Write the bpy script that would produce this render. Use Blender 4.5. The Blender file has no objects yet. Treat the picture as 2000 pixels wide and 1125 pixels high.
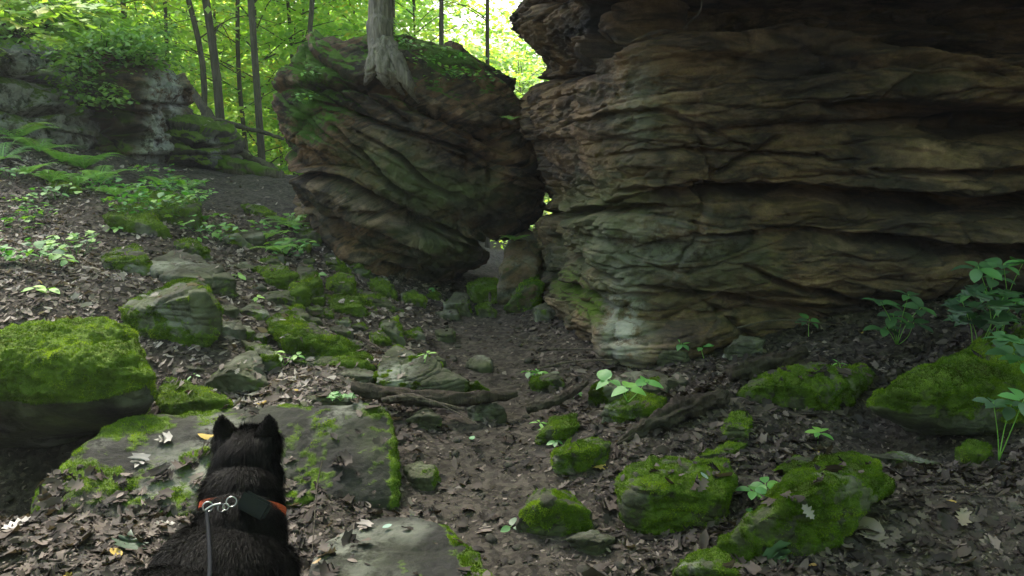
import bpy, bmesh, math, random
import numpy as np
from mathutils import Vector, Matrix
from mathutils.bvhtree import BVHTree

S = bpy.context.scene
COL = S.collection
R = math.radians
PI = math.pi
random.seed(7)
# ------------------------------------------------------------------ camera
PITCH = R(11.5); F = 1540.0; CAMZ = 1.5
cam = bpy.data.cameras.new('camera'); camo = bpy.data.objects.new('camera', cam); COL.objects.link(camo)
camo.location = (0, 0, CAMZ); camo.rotation_euler = (PI/2 - PITCH, 0, 0)
cam.sensor_width = 36; cam.lens = 36*F/2000; cam.clip_end = 500; cam.clip_start = .02
S.camera = camo
# ------------------------------------------------------------------ sky and sun
SUN_EL, SUN_AZ = R(52), R(-28)          # azimuth from +Y towards +X
w = bpy.data.worlds.new('World'); S.world = w; w.use_nodes = True
nt = w.node_tree; nt.nodes.clear()
sk = nt.nodes.new('ShaderNodeTexSky'); sk.sky_type = 'NISHITA'; sk.sun_disc = False
sk.sun_elevation = SUN_EL; sk.sun_rotation = SUN_AZ; sk.air_density = 1.4; sk.dust_density = 4; sk.ozone_density = 1
bg = nt.nodes.new('ShaderNodeBackground'); bg.inputs[1].default_value = 0.13
wo = nt.nodes.new('ShaderNodeOutputWorld'); nt.links.new(sk.outputs[0], bg.inputs[0]); nt.links.new(bg.outputs[0], wo.inputs[0])
sl = bpy.data.lights.new('sun', 'SUN'); sl.energy = 3.3; sl.angle = R(12); sl.color = (1, .95, .84)
so = bpy.data.objects.new('sun', sl); COL.objects.link(so)
sd = Vector((math.sin(SUN_AZ)*math.cos(SUN_EL), math.cos(SUN_AZ)*math.cos(SUN_EL), math.sin(SUN_EL)))
so.rotation_euler = sd.to_track_quat('Z', 'Y').to_euler(); so.location = (0, 0, 30)
vs = S.view_settings; S.display_settings.display_device = 'sRGB'; vs.view_transform = 'Standard'; vs.look = 'None'; vs.exposure = 2.15; vs.gamma = 1; vs.use_curve_mapping = False
S.render.engine = 'CYCLES'
S.cycles.use_denoising = True
S.cycles.max_bounces = 6; S.cycles.diffuse_bounces = 4; S.cycles.transmission_bounces = 4; S.cycles.glossy_bounces = 2

# ------------------------------------------------------------------ projection helpers
cP, sP = math.cos(PITCH), math.sin(PITCH)
def ray(px, py):
    dx = (px-1000)/F; dy = -(py-562.5)/F
    return np.array([dx, cP+dy*sP, -sP+dy*cP])
def U(px, py, Y):
    d = ray(px, py); k = Y/d[1]
    return np.array([0, 0, CAMZ]) + d*k
def proj(v):
    v = np.asarray(v); y = v[..., 1]; z = v[..., 2]-CAMZ
    dep = np.maximum(y*cP - z*sP, .05); up = y*sP + z*cP
    return 1000+F*v[..., 0]/dep, 562.5-F*up/dep
# ------------------------------------------------------------------ noise
_rs = np.random.RandomState(11)
_perm = np.concatenate([_rs.permutation(256)]*3).astype(np.int32)
_g = _rs.randn(256, 3); _g /= np.linalg.norm(_g, axis=1)[:, None]; _g = _g.astype(np.float32)*1.5
def perlin(p):
    p = np.asarray(p, dtype=np.float32)
    i = np.floor(p).astype(np.int32); f = p - i; i &= 255
    u = f*f*f*(f*(f*6-15)+10)
    out = 0
    for a in (0, 1):
        wa = u[:, 0] if a else 1-u[:, 0]; A = _perm[i[:, 0]+a]
        for b in (0, 1):
            wb = u[:, 1] if b else 1-u[:, 1]; B = _perm[A+i[:, 1]+b]
            for c in (0, 1):
                wc = u[:, 2] if c else 1-u[:, 2]; h = _perm[B+i[:, 2]+c]
                g = _g[h & 255]
                out = out + wa*wb*wc*(g[:, 0]*(f[:, 0]-a)+g[:, 1]*(f[:, 1]-b)+g[:, 2]*(f[:, 2]-c))
    return out
def fbm(p, o=4, s=1.0, gain=.5, off=0):
    p = np.asarray(p, dtype=np.float32)*s + off*17.31; t = 0; a = 1.
    for k in range(o):
        t = t + a*perlin(p); p = p*2.03+5.1; a *= gain
    return t
def sstep(a, b, x):
    t = np.clip((x-a)/(b-a), 0, 1); return t*t*(3-2*t)
def vnormals(v, f):
    if f.shape[1] == 4: n = np.cross(v[f[:, 2]]-v[f[:, 0]], v[f[:, 3]]-v[f[:, 1]])
    else: n = np.cross(v[f[:, 1]]-v[f[:, 0]], v[f[:, 2]]-v[f[:, 0]])
    out = np.zeros_like(v)
    for c in range(3):
        acc = np.zeros(len(v))
        for k in range(f.shape[1]): acc += np.bincount(f[:, k], weights=n[:, c], minlength=len(v))
        out[:, c] = acc
    return out/(np.linalg.norm(out, axis=1)[:, None]+1e-12)
# ------------------------------------------------------------------ mesh / object helpers
def mesh(name, v, f, mat=None, smooth=True, attrs=None):
    me = bpy.data.meshes.new(name); v = np.asarray(v, dtype=np.float32); f = np.asarray(f, dtype=np.int32)
    me.vertices.add(len(v)); me.vertices.foreach_set('co', v.ravel())
    k = f.shape[1]; me.loops.add(f.size); me.loops.foreach_set('vertex_index', f.ravel())
    me.polygons.add(len(f)); me.polygons.foreach_set('loop_start', np.arange(len(f), dtype=np.int32)*k)
    me.update(calc_edges=True)
    me.polygons.foreach_set('use_smooth', np.full(len(f), smooth, dtype=bool))
    for a, d in (attrs or {}).items():
        at = me.attributes.new(a, 'FLOAT', 'POINT'); at.data.foreach_set('value', np.asarray(d, dtype=np.float32))
    if mat: me.materials.append(mat)
    me.update(); return me
def obj(name, v, f, mat, parent=None, loc=None, smooth=True, attrs=None):
    v = np.asarray(v, dtype=np.float64)
    if loc is not None: v = v-np.asarray(loc)
    o = bpy.data.objects.new(name, mesh(name, v, f, mat, smooth, attrs)); COL.objects.link(o)
    if loc is not None and parent is None: o.location = loc
    if parent: o.parent = parent
    return o
def tag(o, label, cat=None, group=None, kind=None):
    if label: o['label'] = label
    if cat: o['category'] = cat
    if group: o['group'] = group
    if kind: o['kind'] = kind
    return o
def empty(name, loc, label, cat, group=None):
    o = bpy.data.objects.new(name, None); COL.objects.link(o); o.location = loc; o.empty_display_size = .1
    return tag(o, label, cat, group)
def join(parts):
    vs_, fs_, n = [], [], 0
    for v, f in parts:
        vs_.append(v); fs_.append(np.asarray(f)+n); n += len(v)
    return np.concatenate(vs_), np.concatenate(fs_)
def tube(pts, rad, n=10, rough=0, seed=0, cap=True):
    pts = np.asarray(pts, dtype=float); m = len(pts); rad = np.broadcast_to(np.asarray(rad, dtype=float), (m,))
    t = np.gradient(pts, axis=0); t /= np.linalg.norm(t, axis=1)[:, None]+1e-9
    ref = np.array([0, 0, 1.]) if abs(t[:, 2]).mean() < .8 else np.array([1., 0, 0])
    a = np.cross(t, ref); a /= np.linalg.norm(a, axis=1)[:, None]+1e-9; b = np.cross(t, a)
    th = np.arange(n)/n*2*PI
    ring = np.cos(th)[None, :, None]*a[:, None]+np.sin(th)[None, :, None]*b[:, None]
    v = pts[:, None]+ring*rad[:, None, None]
    if rough:
        al_ = np.concatenate([[0], np.cumsum(np.linalg.norm(np.diff(pts, axis=0), axis=1))])/max(rad.mean(), .01); q = np.stack([np.tile(np.cos(th), m)*1.4, np.tile(np.sin(th), m)*1.4, np.repeat(al_, n)*.22], -1); k = (fbm(q, 4, 1.6, off=seed)*rough).reshape(m, n)
        v = v+ring*(k*rad[:, None])[..., None]
    v = v.reshape(-1, 3)
    i = np.arange(m-1)[:, None]*n; j = np.arange(n)[None]; j2 = (j+1) % n
    f = np.stack([i+j, i+n+j, i+n+j2, i+j2], -1).reshape(-1, 4)
    if cap:
        v = np.concatenate([v, pts[:1], pts[-1:]]); k0, k1 = len(v)-2, len(v)-1
        jj = np.arange(n); q2 = (jj+1) % n
        f = np.concatenate([f, np.stack([np.full(n, k0), jj, q2, np.full(n, k0)], -1)[:, [0, 1, 2, 2]], np.stack([np.full(n, k1), (m-1)*n+q2, (m-1)*n+jj, (m-1)*n+jj], -1)])
        f[-2*n:, 3] = f[-2*n:, 2]
        # turn degenerate quads into proper ones by halving every ring edge pair
        good = f[:-2*n]; caps = []
        for base, c, rev in ((0, k0, False), ((m-1)*n, k1, True)):
            for q in range(0, n, 2):
                e = [c, base+q, base+(q+1) % n, base+(q+2) % n]
                caps.append(e[::-1] if rev else e)
        f = np.concatenate([good, np.array(caps)])
    return v, f
def spline(p, n):
    p = np.asarray(p, dtype=float); m = len(p); t = np.linspace(0, m-1, n); i = np.clip(t.astype(int), 0, m-2); u = (t-i)[:, None]
    P0 = p[np.clip(i-1, 0, m-1)]; P1 = p[i]; P2 = p[i+1]; P3 = p[np.clip(i+2, 0, m-1)]
    return .5*((2*P1)+(-P0+P2)*u+(2*P0-5*P1+4*P2-P3)*u**2+(-P0+3*P1-3*P2+P3)*u**3)
_ico = {}
def ico(n):
    if n not in _ico:
        bm = bmesh.new(); bmesh.ops.create_icosphere(bm, subdivisions=n, radius=1)
        v = np.array([q.co[:] for q in bm.verts]); f = np.array([[l.index for l in q.verts] for q in bm.faces]); bm.free()
        _ico[n] = (v/np.linalg.norm(v, axis=1)[:, None], f)
    return _ico[n]
# ------------------------------------------------------------------ materials
class NT:
    def __init__(s, name):
        s.m = bpy.data.materials.new(name); s.m.use_nodes = True; s.t = s.m.node_tree; s.t.nodes.clear()
        s.out = s.n('ShaderNodeOutputMaterial'); s.co = s.n('ShaderNodeTexCoord').outputs['Object']
    def n(s, t, **k):
        o = s.t.nodes.new(t)
        for a, b in k.items(): setattr(o, a, b)
        return o
    def set(s, sock, v):
        if isinstance(v, bpy.types.NodeSocket): s.t.links.new(v, sock)
        elif v is not None:
            if isinstance(v, (tuple, list)) and len(v) == 3 and sock.type == 'RGBA': v = (*v, 1)
            sock.default_value = v
    def noise(s, scale, detail=6, rough=.55, vec=None, dist=0):
        o = s.n('ShaderNodeTexNoise'); s.set(o.inputs['Vector'], vec or s.co); s.set(o.inputs['Scale'], scale)
        s.set(o.inputs['Detail'], detail); s.set(o.inputs['Roughness'], rough); s.set(o.inputs['Distortion'], dist); return o.outputs['Fac']
    def vor(s, scale, vec=None, out='Distance'):
        o = s.n('ShaderNodeTexVoronoi'); s.set(o.inputs['Vector'], vec or s.co); s.set(o.inputs['Scale'], scale); return o.outputs[out]
    def map(s, scale=(1, 1, 1), rot=(0, 0, 0), vec=None):
        o = s.n('ShaderNodeMapping'); s.set(o.inputs['Vector'], vec or s.co); o.inputs['Scale'].default_value = scale; o.inputs['Rotation'].default_value = rot; return o.outputs[0]
    def ramp(s, fac, stops):
        o = s.n('ShaderNodeValToRGB'); s.set(o.inputs[0], fac); e = o.color_ramp.elements
        while len(e) < len(stops): e.new(.5)
        for q, (p, c) in zip(e, stops):
            q.position = p; q.color = (*c, 1) if isinstance(c, tuple) else (c, c, c, 1)
        return o.outputs[0]
    def mix(s, fac, a, b, mode='MIX'):
        o = s.n('ShaderNodeMix', data_type='RGBA', blend_type=mode); s.set(o.inputs[0], fac); s.set(o.inputs[6], a); s.set(o.inputs[7], b); return o.outputs[2]
    def math(s, op, a, b=None, clamp=False):
        o = s.n('ShaderNodeMath', operation=op, use_clamp=clamp); s.set(o.inputs[0], a); s.set(o.inputs[1], b); return o.outputs[0]
    def attr(s, name):
        return s.n('ShaderNodeAttribute', attribute_name=name).outputs['Fac']
    def bump(s, h, strength, dist, nrm=None):
        o = s.n('ShaderNodeBump'); s.set(o.inputs['Height'], h); s.set(o.inputs['Strength'], strength); s.set(o.inputs['Distance'], dist); s.set(o.inputs['Normal'], nrm); return o.outputs[0]
    def bsdf(s, col, rough=.85, nrm=None, spec=.3, **k):
        o = s.n('ShaderNodeBsdfPrincipled'); s.set(o.inputs['Base Color'], col); s.set(o.inputs['Roughness'], rough); s.set(o.inputs['Specular IOR Level'], spec)
        if nrm: s.set(o.inputs['Normal'], nrm)
        for a, b in k.items(): s.set(o.inputs[a], b)
        return o.outputs[0]
    def end(s, sh): s.t.links.new(sh, s.out.inputs[0]); return s.m
def rock_mat(name, stops, ang=0, dark=(.02, .02, .022), strata=4.5, mosscol=((.026, .044, .006), (.115, .185, .016)), bumpd=.03, blot=.5):
    bumpd *= 1.6
    N = NT(name)
    mv = N.map((1, 1, strata), (0, -ang, 0)) if ang == 0 else N.map((1, 1, strata), (0, 0, 0), N.map((1, 1, 1), (0, ang, 0)))
    a = N.noise(1.3, 9, .62, mv, .6); b = N.noise(1.1, 5, .6); c = N.noise(28, 6, .7); d = N.noise(5, 8, .65)
    a2 = N.math('ADD', a, N.math('MULTIPLY', N.attr('bed'), .42))
    col = N.ramp(a2, stops)
    col = N.mix(N.ramp(b, [(.42, 0.0), (.62, blot)]), col, dark)
    col = N.mix(N.ramp(d, [(.35, .55), (.62, 0.0)]), col, N.mix(1.0, col, (.45, .43, .42), 'MULTIPLY'))
    col = N.mix(.5, col, N.ramp(c, [(.3, .45), (.7, 1.25)]), 'MULTIPLY')
    gr = N.noise(150, 5, .8); col = N.mix(.55, col, N.ramp(gr, [(.32, .35), (.5, 1.0), (.7, 1.5)]), 'MULTIPLY')
    algae = N.math('MULTIPLY', N.attr('algae'), N.ramp(N.noise(7, 6, .7), [(.3, .35), (.6, 1.0)]))
    col = N.mix(algae, col, N.mix(N.noise(3), (.045, .06, .022), (.125, .145, .062)))
    lich = N.math('MULTIPLY', N.attr('lichen'), N.ramp(N.noise(6, 7, .75), [(.42, 0.0), (.52, 1.0)]))
    col = N.mix(lich, col, N.mix(N.noise(14), (.17, .175, .145), (.42, .43, .37)))
    mo = N.math('ADD', N.attr('moss'), N.math('MULTIPLY', N.math('SUBTRACT', N.noise(22, 5, .7), .5), .9))
    mo = N.ramp(mo, [(.38, 0.0), (.64, 1.0)])
    mc = N.mix(N.ramp(N.noise(5, 8, .75), [(.3, 0.0), (.68, 1.0)]), *mosscol)
    col = N.mix(mo, col, mc)
    h = N.math('ADD', N.math('MULTIPLY', a, 1.0), N.math('MULTIPLY', c, .4))
    h = N.math('ADD', h, N.math('MULTIPLY', gr, .22))
    pit = N.vor(17, N.map((1, 1, 1.6))); h = N.math('ADD', h, N.math('MULTIPLY', N.ramp(pit, [(.05, 0.0), (.3, 1.0)]), .18))
    n1 = N.bump(h, .8, bumpd)
    n2 = N.bump(N.math('MULTIPLY', N.noise(130, 4, .8), mo), .7, .012, n1)
    return N.end(N.bsdf(col, .88, n2, .22))
M_cliff = rock_mat('layered sandstone', [(.22, (.016, .012, .009)), (.38, (.08, .052, .031)), (.5, (.235, .15, .085)), (.6, (.065, .046, .033)), (.74, (.35, .235, .145))], blot=.75)
M_bould = rock_mat('tilted sandstone', [(.25, (.014, .013, .012)), (.4, (.06, .042, .03)), (.5, (.24, .14, .078)), (.6, (.05, .038, .03)), (.75, (.38, .26, .17))], ang=R(25), strata=5, blot=.75, mosscol=((.02, .05, .006), (.075, .15, .014)))
M_crop = rock_mat('lichened sandstone', [(.2, (.02, .018, .016)), (.5, (.09, .08, .062)), (.75, (.2, .18, .145))], strata=4, blot=.6, mosscol=((.03, .055, .006), (.12, .19, .015)))
M_stone = rock_mat('field stone', [(.2, (.019, .017, .014)), (.5, (.05, .045, .036)), (.75, (.105, .098, .08))], strata=2, blot=.25, bumpd=.012)
M_slabm = rock_mat('dark grey stone', [(.2, (.01, .0095, .009)), (.5, (.021, .02, .018)), (.75, (.042, .04, .036))], strata=1.5, blot=.3, bumpd=.012)  # darker and greyer than the field stone
def soil_mat():
    N = NT('forest soil')
    a = N.noise(1.2, 8, .65); b = N.noise(14, 8, .7); c = N.noise(60, 6, .75)
    col = N.ramp(a, [(.3, (.024, .02, .017)), (.55, (.046, .038, .032)), (.75, (.072, .061, .052))])
    col = N.mix(N.ramp(b, [(.4, 0.0), (.65, .8)]), col, (.085, .072, .062))
    v = N.vor(38, None, 'Color'); v2 = N.ramp(v, [(.3, .4), (.7, 1.5)])
    col = N.mix(.6, col, v2, 'MULTIPLY')
    n = N.bump(N.math('ADD', b, N.math('MULTIPLY', c, .5)), .9, .03)
    return N.end(N.bsdf(col, .95, n, .15))
M_soil = soil_mat()
def leaf_mat(name, stops, trans=.5, attr='tone', rough=.6, gl=.08):
    N = NT(name); c = N.ramp(N.attr(attr), stops)
    d = N.n('ShaderNodeBsdfDiffuse'); N.set(d.inputs[0], c)
    t = N.n('ShaderNodeBsdfTranslucent'); N.set(t.inputs[0], N.mix(1.0, c, (1.25, 1.2, .6), 'MULTIPLY'))
    m = N.n('ShaderNodeMixShader'); N.set(m.inputs[0], trans); N.set(m.inputs[1], d.outputs[0]); N.set(m.inputs[2], t.outputs[0])
    g = N.n('ShaderNodeBsdfGlossy'); N.set(g.inputs['Roughness'], rough); N.set(g.inputs[0], (.8, .8, .8))
    m2 = N.n('ShaderNodeMixShader'); N.set(m2.inputs[0], gl); N.set(m2.inputs[1], m.outputs[0]); N.set(m2.inputs[2], g.outputs[0])
    return N.end(m2.outputs[0])
M_leaf = leaf_mat('forest leaf', [(0, (.16, .34, .05)), (.45, (.3, .54, .08)), (.8, (.48, .66, .11)), (1, (.72, .66, .16))], .58)
M_leafd = leaf_mat('deep green leaf', [(0, (.07, .18, .02)), (.5, (.17, .36, .04)), (1, (.32, .52, .07))], .45)  # deeper green than the forest leaf
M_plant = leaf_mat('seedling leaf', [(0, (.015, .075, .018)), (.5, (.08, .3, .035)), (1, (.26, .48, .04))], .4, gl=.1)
M_fern = leaf_mat('fern leaf', [(0, (.08, .24, .04)), (.5, (.19, .42, .055)), (1, (.34, .56, .08))], .45)
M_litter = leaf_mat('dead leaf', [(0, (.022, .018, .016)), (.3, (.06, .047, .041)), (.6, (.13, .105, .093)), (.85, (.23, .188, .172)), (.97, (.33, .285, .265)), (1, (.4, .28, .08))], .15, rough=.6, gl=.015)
M_moss = leaf_mat('moss strand', [(0, (.04, .043, .008)), (.25, (.042, .088, .008)), (.6, (.1, .178, .013)), (1, (.23, .33, .033))], .35, gl=.0)
def bark_mat(name, c1, c2, sc=9):
    N = NT(name); mv = N.map((1, 1, .12)); a = N.noise(sc*3, 8, .7, mv, .5); b = N.noise(3, 5)
    col = N.mix(N.ramp(a, [(.35, 0.0), (.65, 1.0)]), c1, c2); col = N.mix(N.ramp(b, [(.4, 0.0), (.7, .5)]), col, (.05, .055, .035))
    col = N.mix(N.math('MULTIPLY', N.attr('moss'), 1.0), col, (.06, .1, .01))
    return N.end(N.bsdf(col, .9, N.bump(a, .9, .02), .15))
M_bark = bark_mat('grey bark', (.05, .042, .03), (.15, .125, .095))
M_pale = bark_mat('pale maple bark', (.09, .078, .066), (.29, .255, .22), 14)
M_rot = bark_mat('rotting wood', (.016, .012, .01), (.06, .045, .036), 12)
M_twig = bark_mat('twig bark', (.04, .03, .025), (.13, .105, .085), 20)
def plain(name, col, rough=.5, spec=.4, **k):
    N = NT(name); n = N.noise(160, 3); c = N.mix(.35, col, N.ramp(n, [(.3, .55), (.7, 1.35)]), 'MULTIPLY')
    return N.end(N.bsdf(c, rough, N.bump(n, .15, .002), spec, **k))
M_fur = plain('black fur', (.002, .002, .002), .75, .12)
M_furb = plain('brown black fur', (.0019, .0015, .0014), .6, .1)
M_orange = plain('orange webbing', (.42, .06, .015), .6)
M_pink = plain('pink glow tape', (.6, .03, .12), .5)
M_box = plain('matte black plastic', (.004, .005, .007), .45, .15)
M_steel = plain('chromed steel', (.35, .35, .35), .3, .5, Metallic=1.0)
M_leash = plain('dark leash cord', (.009, .01, .013), .8, .05)

# ------------------------------------------------------------------ terrain
W = []
for x, y, z in [(0, 1.2, .0), (-1, .8, .02), (1.2, .8, .0), (0, 2.4, 0), (-.2, 3.5, 0), (0, 4.4, 0), (-.3, 5.6, -.01), (-.35, 6.6, 0), (-.25, 7.6, -.02), (-.2, 9, -.25), (-.2, 12, -.6),
                (-.9, 2.3, .02), (-1.8, 2.2, .06), (-3, 2, .25), (-5, 1, .6), (2, 1.5, .06), (4, 1.5, .2), (-6, -3, .5), (0, -3, 0), (5, -3, .3), (-10, 4, 2.0), (-9, 9, 2.6),
                (-13, 14, 2.2), (-5.5, 15, .2), (-7, 20, -1.2), (-12, 30, -2.6), (0, 15, -.9), (6, 16, -.8), (10, 12, 0), (0, 24, -2.2), (10, 26, -2.2), (-22, 30, -1.5), (0, 45, -3.5), (-30, 45, -3.5), (30, 45, -3.5), (20, 5, .8), (20, 25, -2), (-20, 5, 3.0), (-18, 18, 1.0),
                (1.6, 6.5, .2), (3, 7, .4), (4, 5.5, .5), (-2.2, 12.5, .55), (-2.0, 3.3, -.32), (-2.6, 3.35, -.35), (-1.65, 3.45, -.2), (-2.1, 3.8, -.3), (-2.7, 3.9, -.2), (1.85, 3.4, -.03), (2.1, 3.5, -.02), (1.6, 3.45, .02)]:
    W.append((x, y, z))
for px, py, Y in [(600, 560, 6.0), (500, 700, 4.6), (350, 700, 4.3), (400, 600, 5.0), (250, 560, 5.2), (60, 580, 4.7), (100, 480, 6.0), (-60, 520, 5.2), (0, 400, 6.7), (0, 300, 7.8), (130, 330, 8.2), (200, 390, 7.2), (300, 440, 6.7), (400, 480, 6.6), (330, 352, 9),
                  (470, 342, 11), (560, 352, 10.6), (450, 420, 8.3), (560, 430, 7.8), (650, 520, 6.9), (750, 565, 6.8), (850, 590, 6.75), (600, 480, 7.3), (620, 400, 9.0), (1170, 735, 4.55), (1120, 700, 4.9), (1300, 695, 4.75), (1450, 665, 4.8), (1700, 605, 4.9), (2000, 575, 4.8),
                  (1990, 700, 3.7), (1990, 900, 2.95), (1650, 1000, 2.72), (1500, 800, 3.65), (1200, 900, 3.35), (1300, 1000, 2.85), (60, 985, 2.75), (600, 760, 4.0), (1060, 600, 6.4), (420, 350, 10.2), (2200, 650, 3.9), (150, 560, 4.9)]:
    W.append(tuple(U(px, py, Y)))
W = np.array(W); n_ = len(W)
def phi(r): return np.sqrt(r*r+.5)*-1
_D = np.linalg.norm(W[:, None, :2]-W[None, :, :2], axis=2)
_A = np.zeros((n_+3, n_+3)); _A[:n_, :n_] = phi(_D)+np.eye(n_)*.03; _A[:n_, n_] = 1; _A[:n_, n_+1:] = W[:, :2]; _A[n_, :n_] = 1; _A[n_+1:, :n_] = W[:, :2].T
_c = np.linalg.solve(_A, np.concatenate([W[:, 2], [0, 0, 0]]))
def hz0(x, y):
    x = np.atleast_1d(x).astype(float); y = np.atleast_1d(y).astype(float); out = np.zeros(len(x))
    for k in range(0, len(x), 20000):
        p = np.stack([x[k:k+20000], y[k:k+20000]], -1); d = np.linalg.norm(p[:, None]-W[None, :, :2], axis=2)
        out[k:k+20000] = phi(d)@_c[:n_]+_c[n_]+p@_c[n_+1:]
    return np.clip(out, -6, 7)
def hz(x, y):
    x = np.atleast_1d(x).astype(float); y = np.atleast_1d(y).astype(float); z = hz0(x, y)
    p = np.stack([x, y, x*0], -1)
    path = np.exp(-((x+.2)/.5)**2)*(y < 8)
    return z+fbm(p, 5, 1.6)*.05*(1-.6*path)+fbm(p, 3, 9, off=2)*.012 - .03*path
def G(px, py):
    d = ray(px, py); Y = np.linspace(1.0, 30, 1500); k = Y/d[1]; P_ = np.array([0, 0, CAMZ])+d*k[:, None]
    h = hz0(P_[:, 0], P_[:, 1]); b = np.where(P_[:, 2] < h)[0]
    return P_[b[0]] if len(b) else P_[-1]
gx = np.concatenate([np.linspace(-60, -9, 60)[:-1], np.linspace(-9, -4, 110)[:-1], np.linspace(-4, 4, 420)[:-1], np.linspace(4, 9, 60)[:-1], np.linspace(9, 60, 50)])
gy = np.concatenate([np.linspace(-15, 1.5, 40)[:-1], np.linspace(1.5, 9, 420)[:-1], np.linspace(9, 16, 120)[:-1], np.linspace(16, 80, 70)])
GX, GY = np.meshgrid(gx, gy); GZ = hz(GX.ravel(), GY.ravel())
gv = np.stack([GX.ravel(), GY.ravel(), GZ], -1); nx_, ny_ = len(gx), len(gy)
ii = (np.arange(ny_-1)[:, None]*nx_+np.arange(nx_-1)[None]).ravel()
gf = np.stack([ii, ii+1, ii+nx_+1, ii+nx_], -1)
tag(obj('ground', gv, gf, M_soil), 'dark forest soil rising up the slope', kind='structure')
BVHS = [BVHTree.FromPolygons(gv[:nx_*(ny_)].tolist(), gf.tolist())]

# ------------------------------------------------------------------ stratified rock helpers
def layers(s, seed, th, amp, crev, cw, lo=-12, hi=12):
    r = np.random.RandomState(seed); t = th*(.35+1.3*r.rand(int((hi-lo)/th*2)))
    b = lo+np.cumsum(t); pr = (r.rand(len(b)+1)*2-1)*amp; cr = crev*r.rand(len(b)+1)**1.5
    i = np.clip(np.searchsorted(b, s), 1, len(b)-1); u = (s-b[i-1]); T = b[i]-b[i-1]
    e0 = u; e1 = T-u
    k = sstep(0, 1, np.clip(e1/(T*.16+1e-6), 0, 1))     # round the top edge of each bed, keep its underside crisp
    d = pr[i]+amp*.5*(k-1) + amp*.18*np.sin(np.clip(u/T, 0, 1)*PI)
    d = d-cr[i-1]*np.exp(-(e0/cw)**2)-cr[i]*np.exp(-(e1/cw)**2)
    return d
def facets(p, sc, seed, tiltamp=.5):
    """random tilted blocks: per-cell plane offsets, plus distance to the block edge"""
    q = (p*np.array(sc)).astype(np.float32); i0 = np.floor(q).astype(np.int32); f1 = np.full(len(q), 9., np.float32); f2 = f1.copy(); val = np.zeros(len(q), np.float32)
    for a in (-1, 0, 1):
        for b in (-1, 0, 1):
            for c in (-1, 0, 1):
                g = i0+np.array([a, b, c]); h = _perm[(_perm[(_perm[(g[:, 0]+seed) & 255]+g[:, 1]) & 255]+g[:, 2]) & 255]
                j = _g[h]*.33; dv = q-(g+.5+j); dd = np.sqrt((dv*dv).sum(1)); k = _g[(h*7+3) & 255]
                v = (h/255.-.5)*1.6+(dv*k).sum(1)*tiltamp
                m = dd < f1; f2 = np.where(m, f1, np.minimum(f2, dd)); val = np.where(m, v, val); f1 = np.where(m, dd, f1)
    return val, f2-f1
def strata(p, ang, seed, scale=1.0, cx=.09, coarse=.33, camp=.07, facet=1.0, long=1.0):
    ca, sa = math.cos(ang), math.sin(ang)
    s = p[:, 0]*sa+p[:, 2]*ca; a = p[:, 0]*ca-p[:, 2]*sa
    q = np.stack([a*.45, p[:, 1]*.45, s*1.4], -1)
    s1 = s+.035*fbm(q, 2, 1.0, off=seed)+.012*fbm(q, 3, 7, off=seed+20)
    fade = np.clip(.35+1.5*fbm(np.stack([a*.5, p[:, 1]*.5, s*1.6], -1), 2, 1.7, off=seed+3), 0, 1.3)
    big = np.clip(.75+1.1*fbm(np.stack([a*.5, p[:, 1]*.5, s*.9], -1), 2, 1.2, off=seed+40), .15, 1.4)
    d = layers(s1, seed, coarse*scale, camp*scale, cx*1.2, .018*scale)*big
    r3 = np.stack([a, p[:, 1], s], -1)+.035*np.stack([fbm(p, 3, 3, off=seed+30), fbm(p, 3, 3, off=seed+31), fbm(p, 3, 3, off=seed+32)*.5], -1)
    fv, fe = facets(r3, (1.05/scale/long, 1.05/scale, 3.4/scale), seed, .35)
    bedv = fv
    d = d+fv*.085*scale*facet-.03*scale*facet*np.exp(-(fe/.035)**2)
    fv, fe = facets(r3+3.3, (2.6/scale/long, 2.6/scale, 9/scale), seed+1, .35)
    bedv = bedv*.6+fv*.4
    d = d+(fv*.026*scale-.01*scale*np.exp(-(fe/.04)**2))*(.35+.6*big)
    fv, fe = facets(r3+1.7, (7/scale/long, 7/scale, 20/scale), seed+2, .3); d = d+fv*.008*scale
    s2 = s1+.04*fbm(np.stack([a, p[:, 1], s*2], -1), 3, 3, off=seed+5)
    d = d+layers(s2, seed+1, .13*scale, .009*scale, cx*.5, .006*scale)*fade
    fv, fe = facets(r3*np.array([1, 1, 1])+9.1, (1.3/scale/long, 1.3/scale, 1.0/scale), seed+4, 0); jm = np.clip(.2+1.6*fbm(q, 2, 1.3, off=seed+50), 0, 1); d = d-.06*scale*np.exp(-(fe/.022)**2)*jm+fv*.03*scale
    d = d-.022*scale*sstep(.3, .65, fbm(p, 2, 9, off=seed+51))*np.clip(1.3*fbm(p, 2, 1.1, off=seed+52)+.4, 0, 1)
    s3 = s2+.3*a*np.clip(fbm(q, 1, 1.0, off=seed+8), -.5, .5)
    d = d+layers(s3, seed+2, .028*scale, .0035*scale, .006*scale, .003*scale)*np.clip(1.3-fade, .1, 1.2)
    sc = fbm(np.stack([a*.7, p[:, 1]*.7, s*1.3], -1), 4, 4.5, off=seed+9)
    d = d-.03*scale*np.abs(sc)+.08*scale*fbm(p, 3, .9, off=seed+12)+.010*fbm(p, 4, 14, off=seed+13)+.004*fbm(p, 2, 45, off=seed+14)
    global BEDV
    BEDV = np.clip(bedv, -1, 1)*.5
    return d
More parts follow.
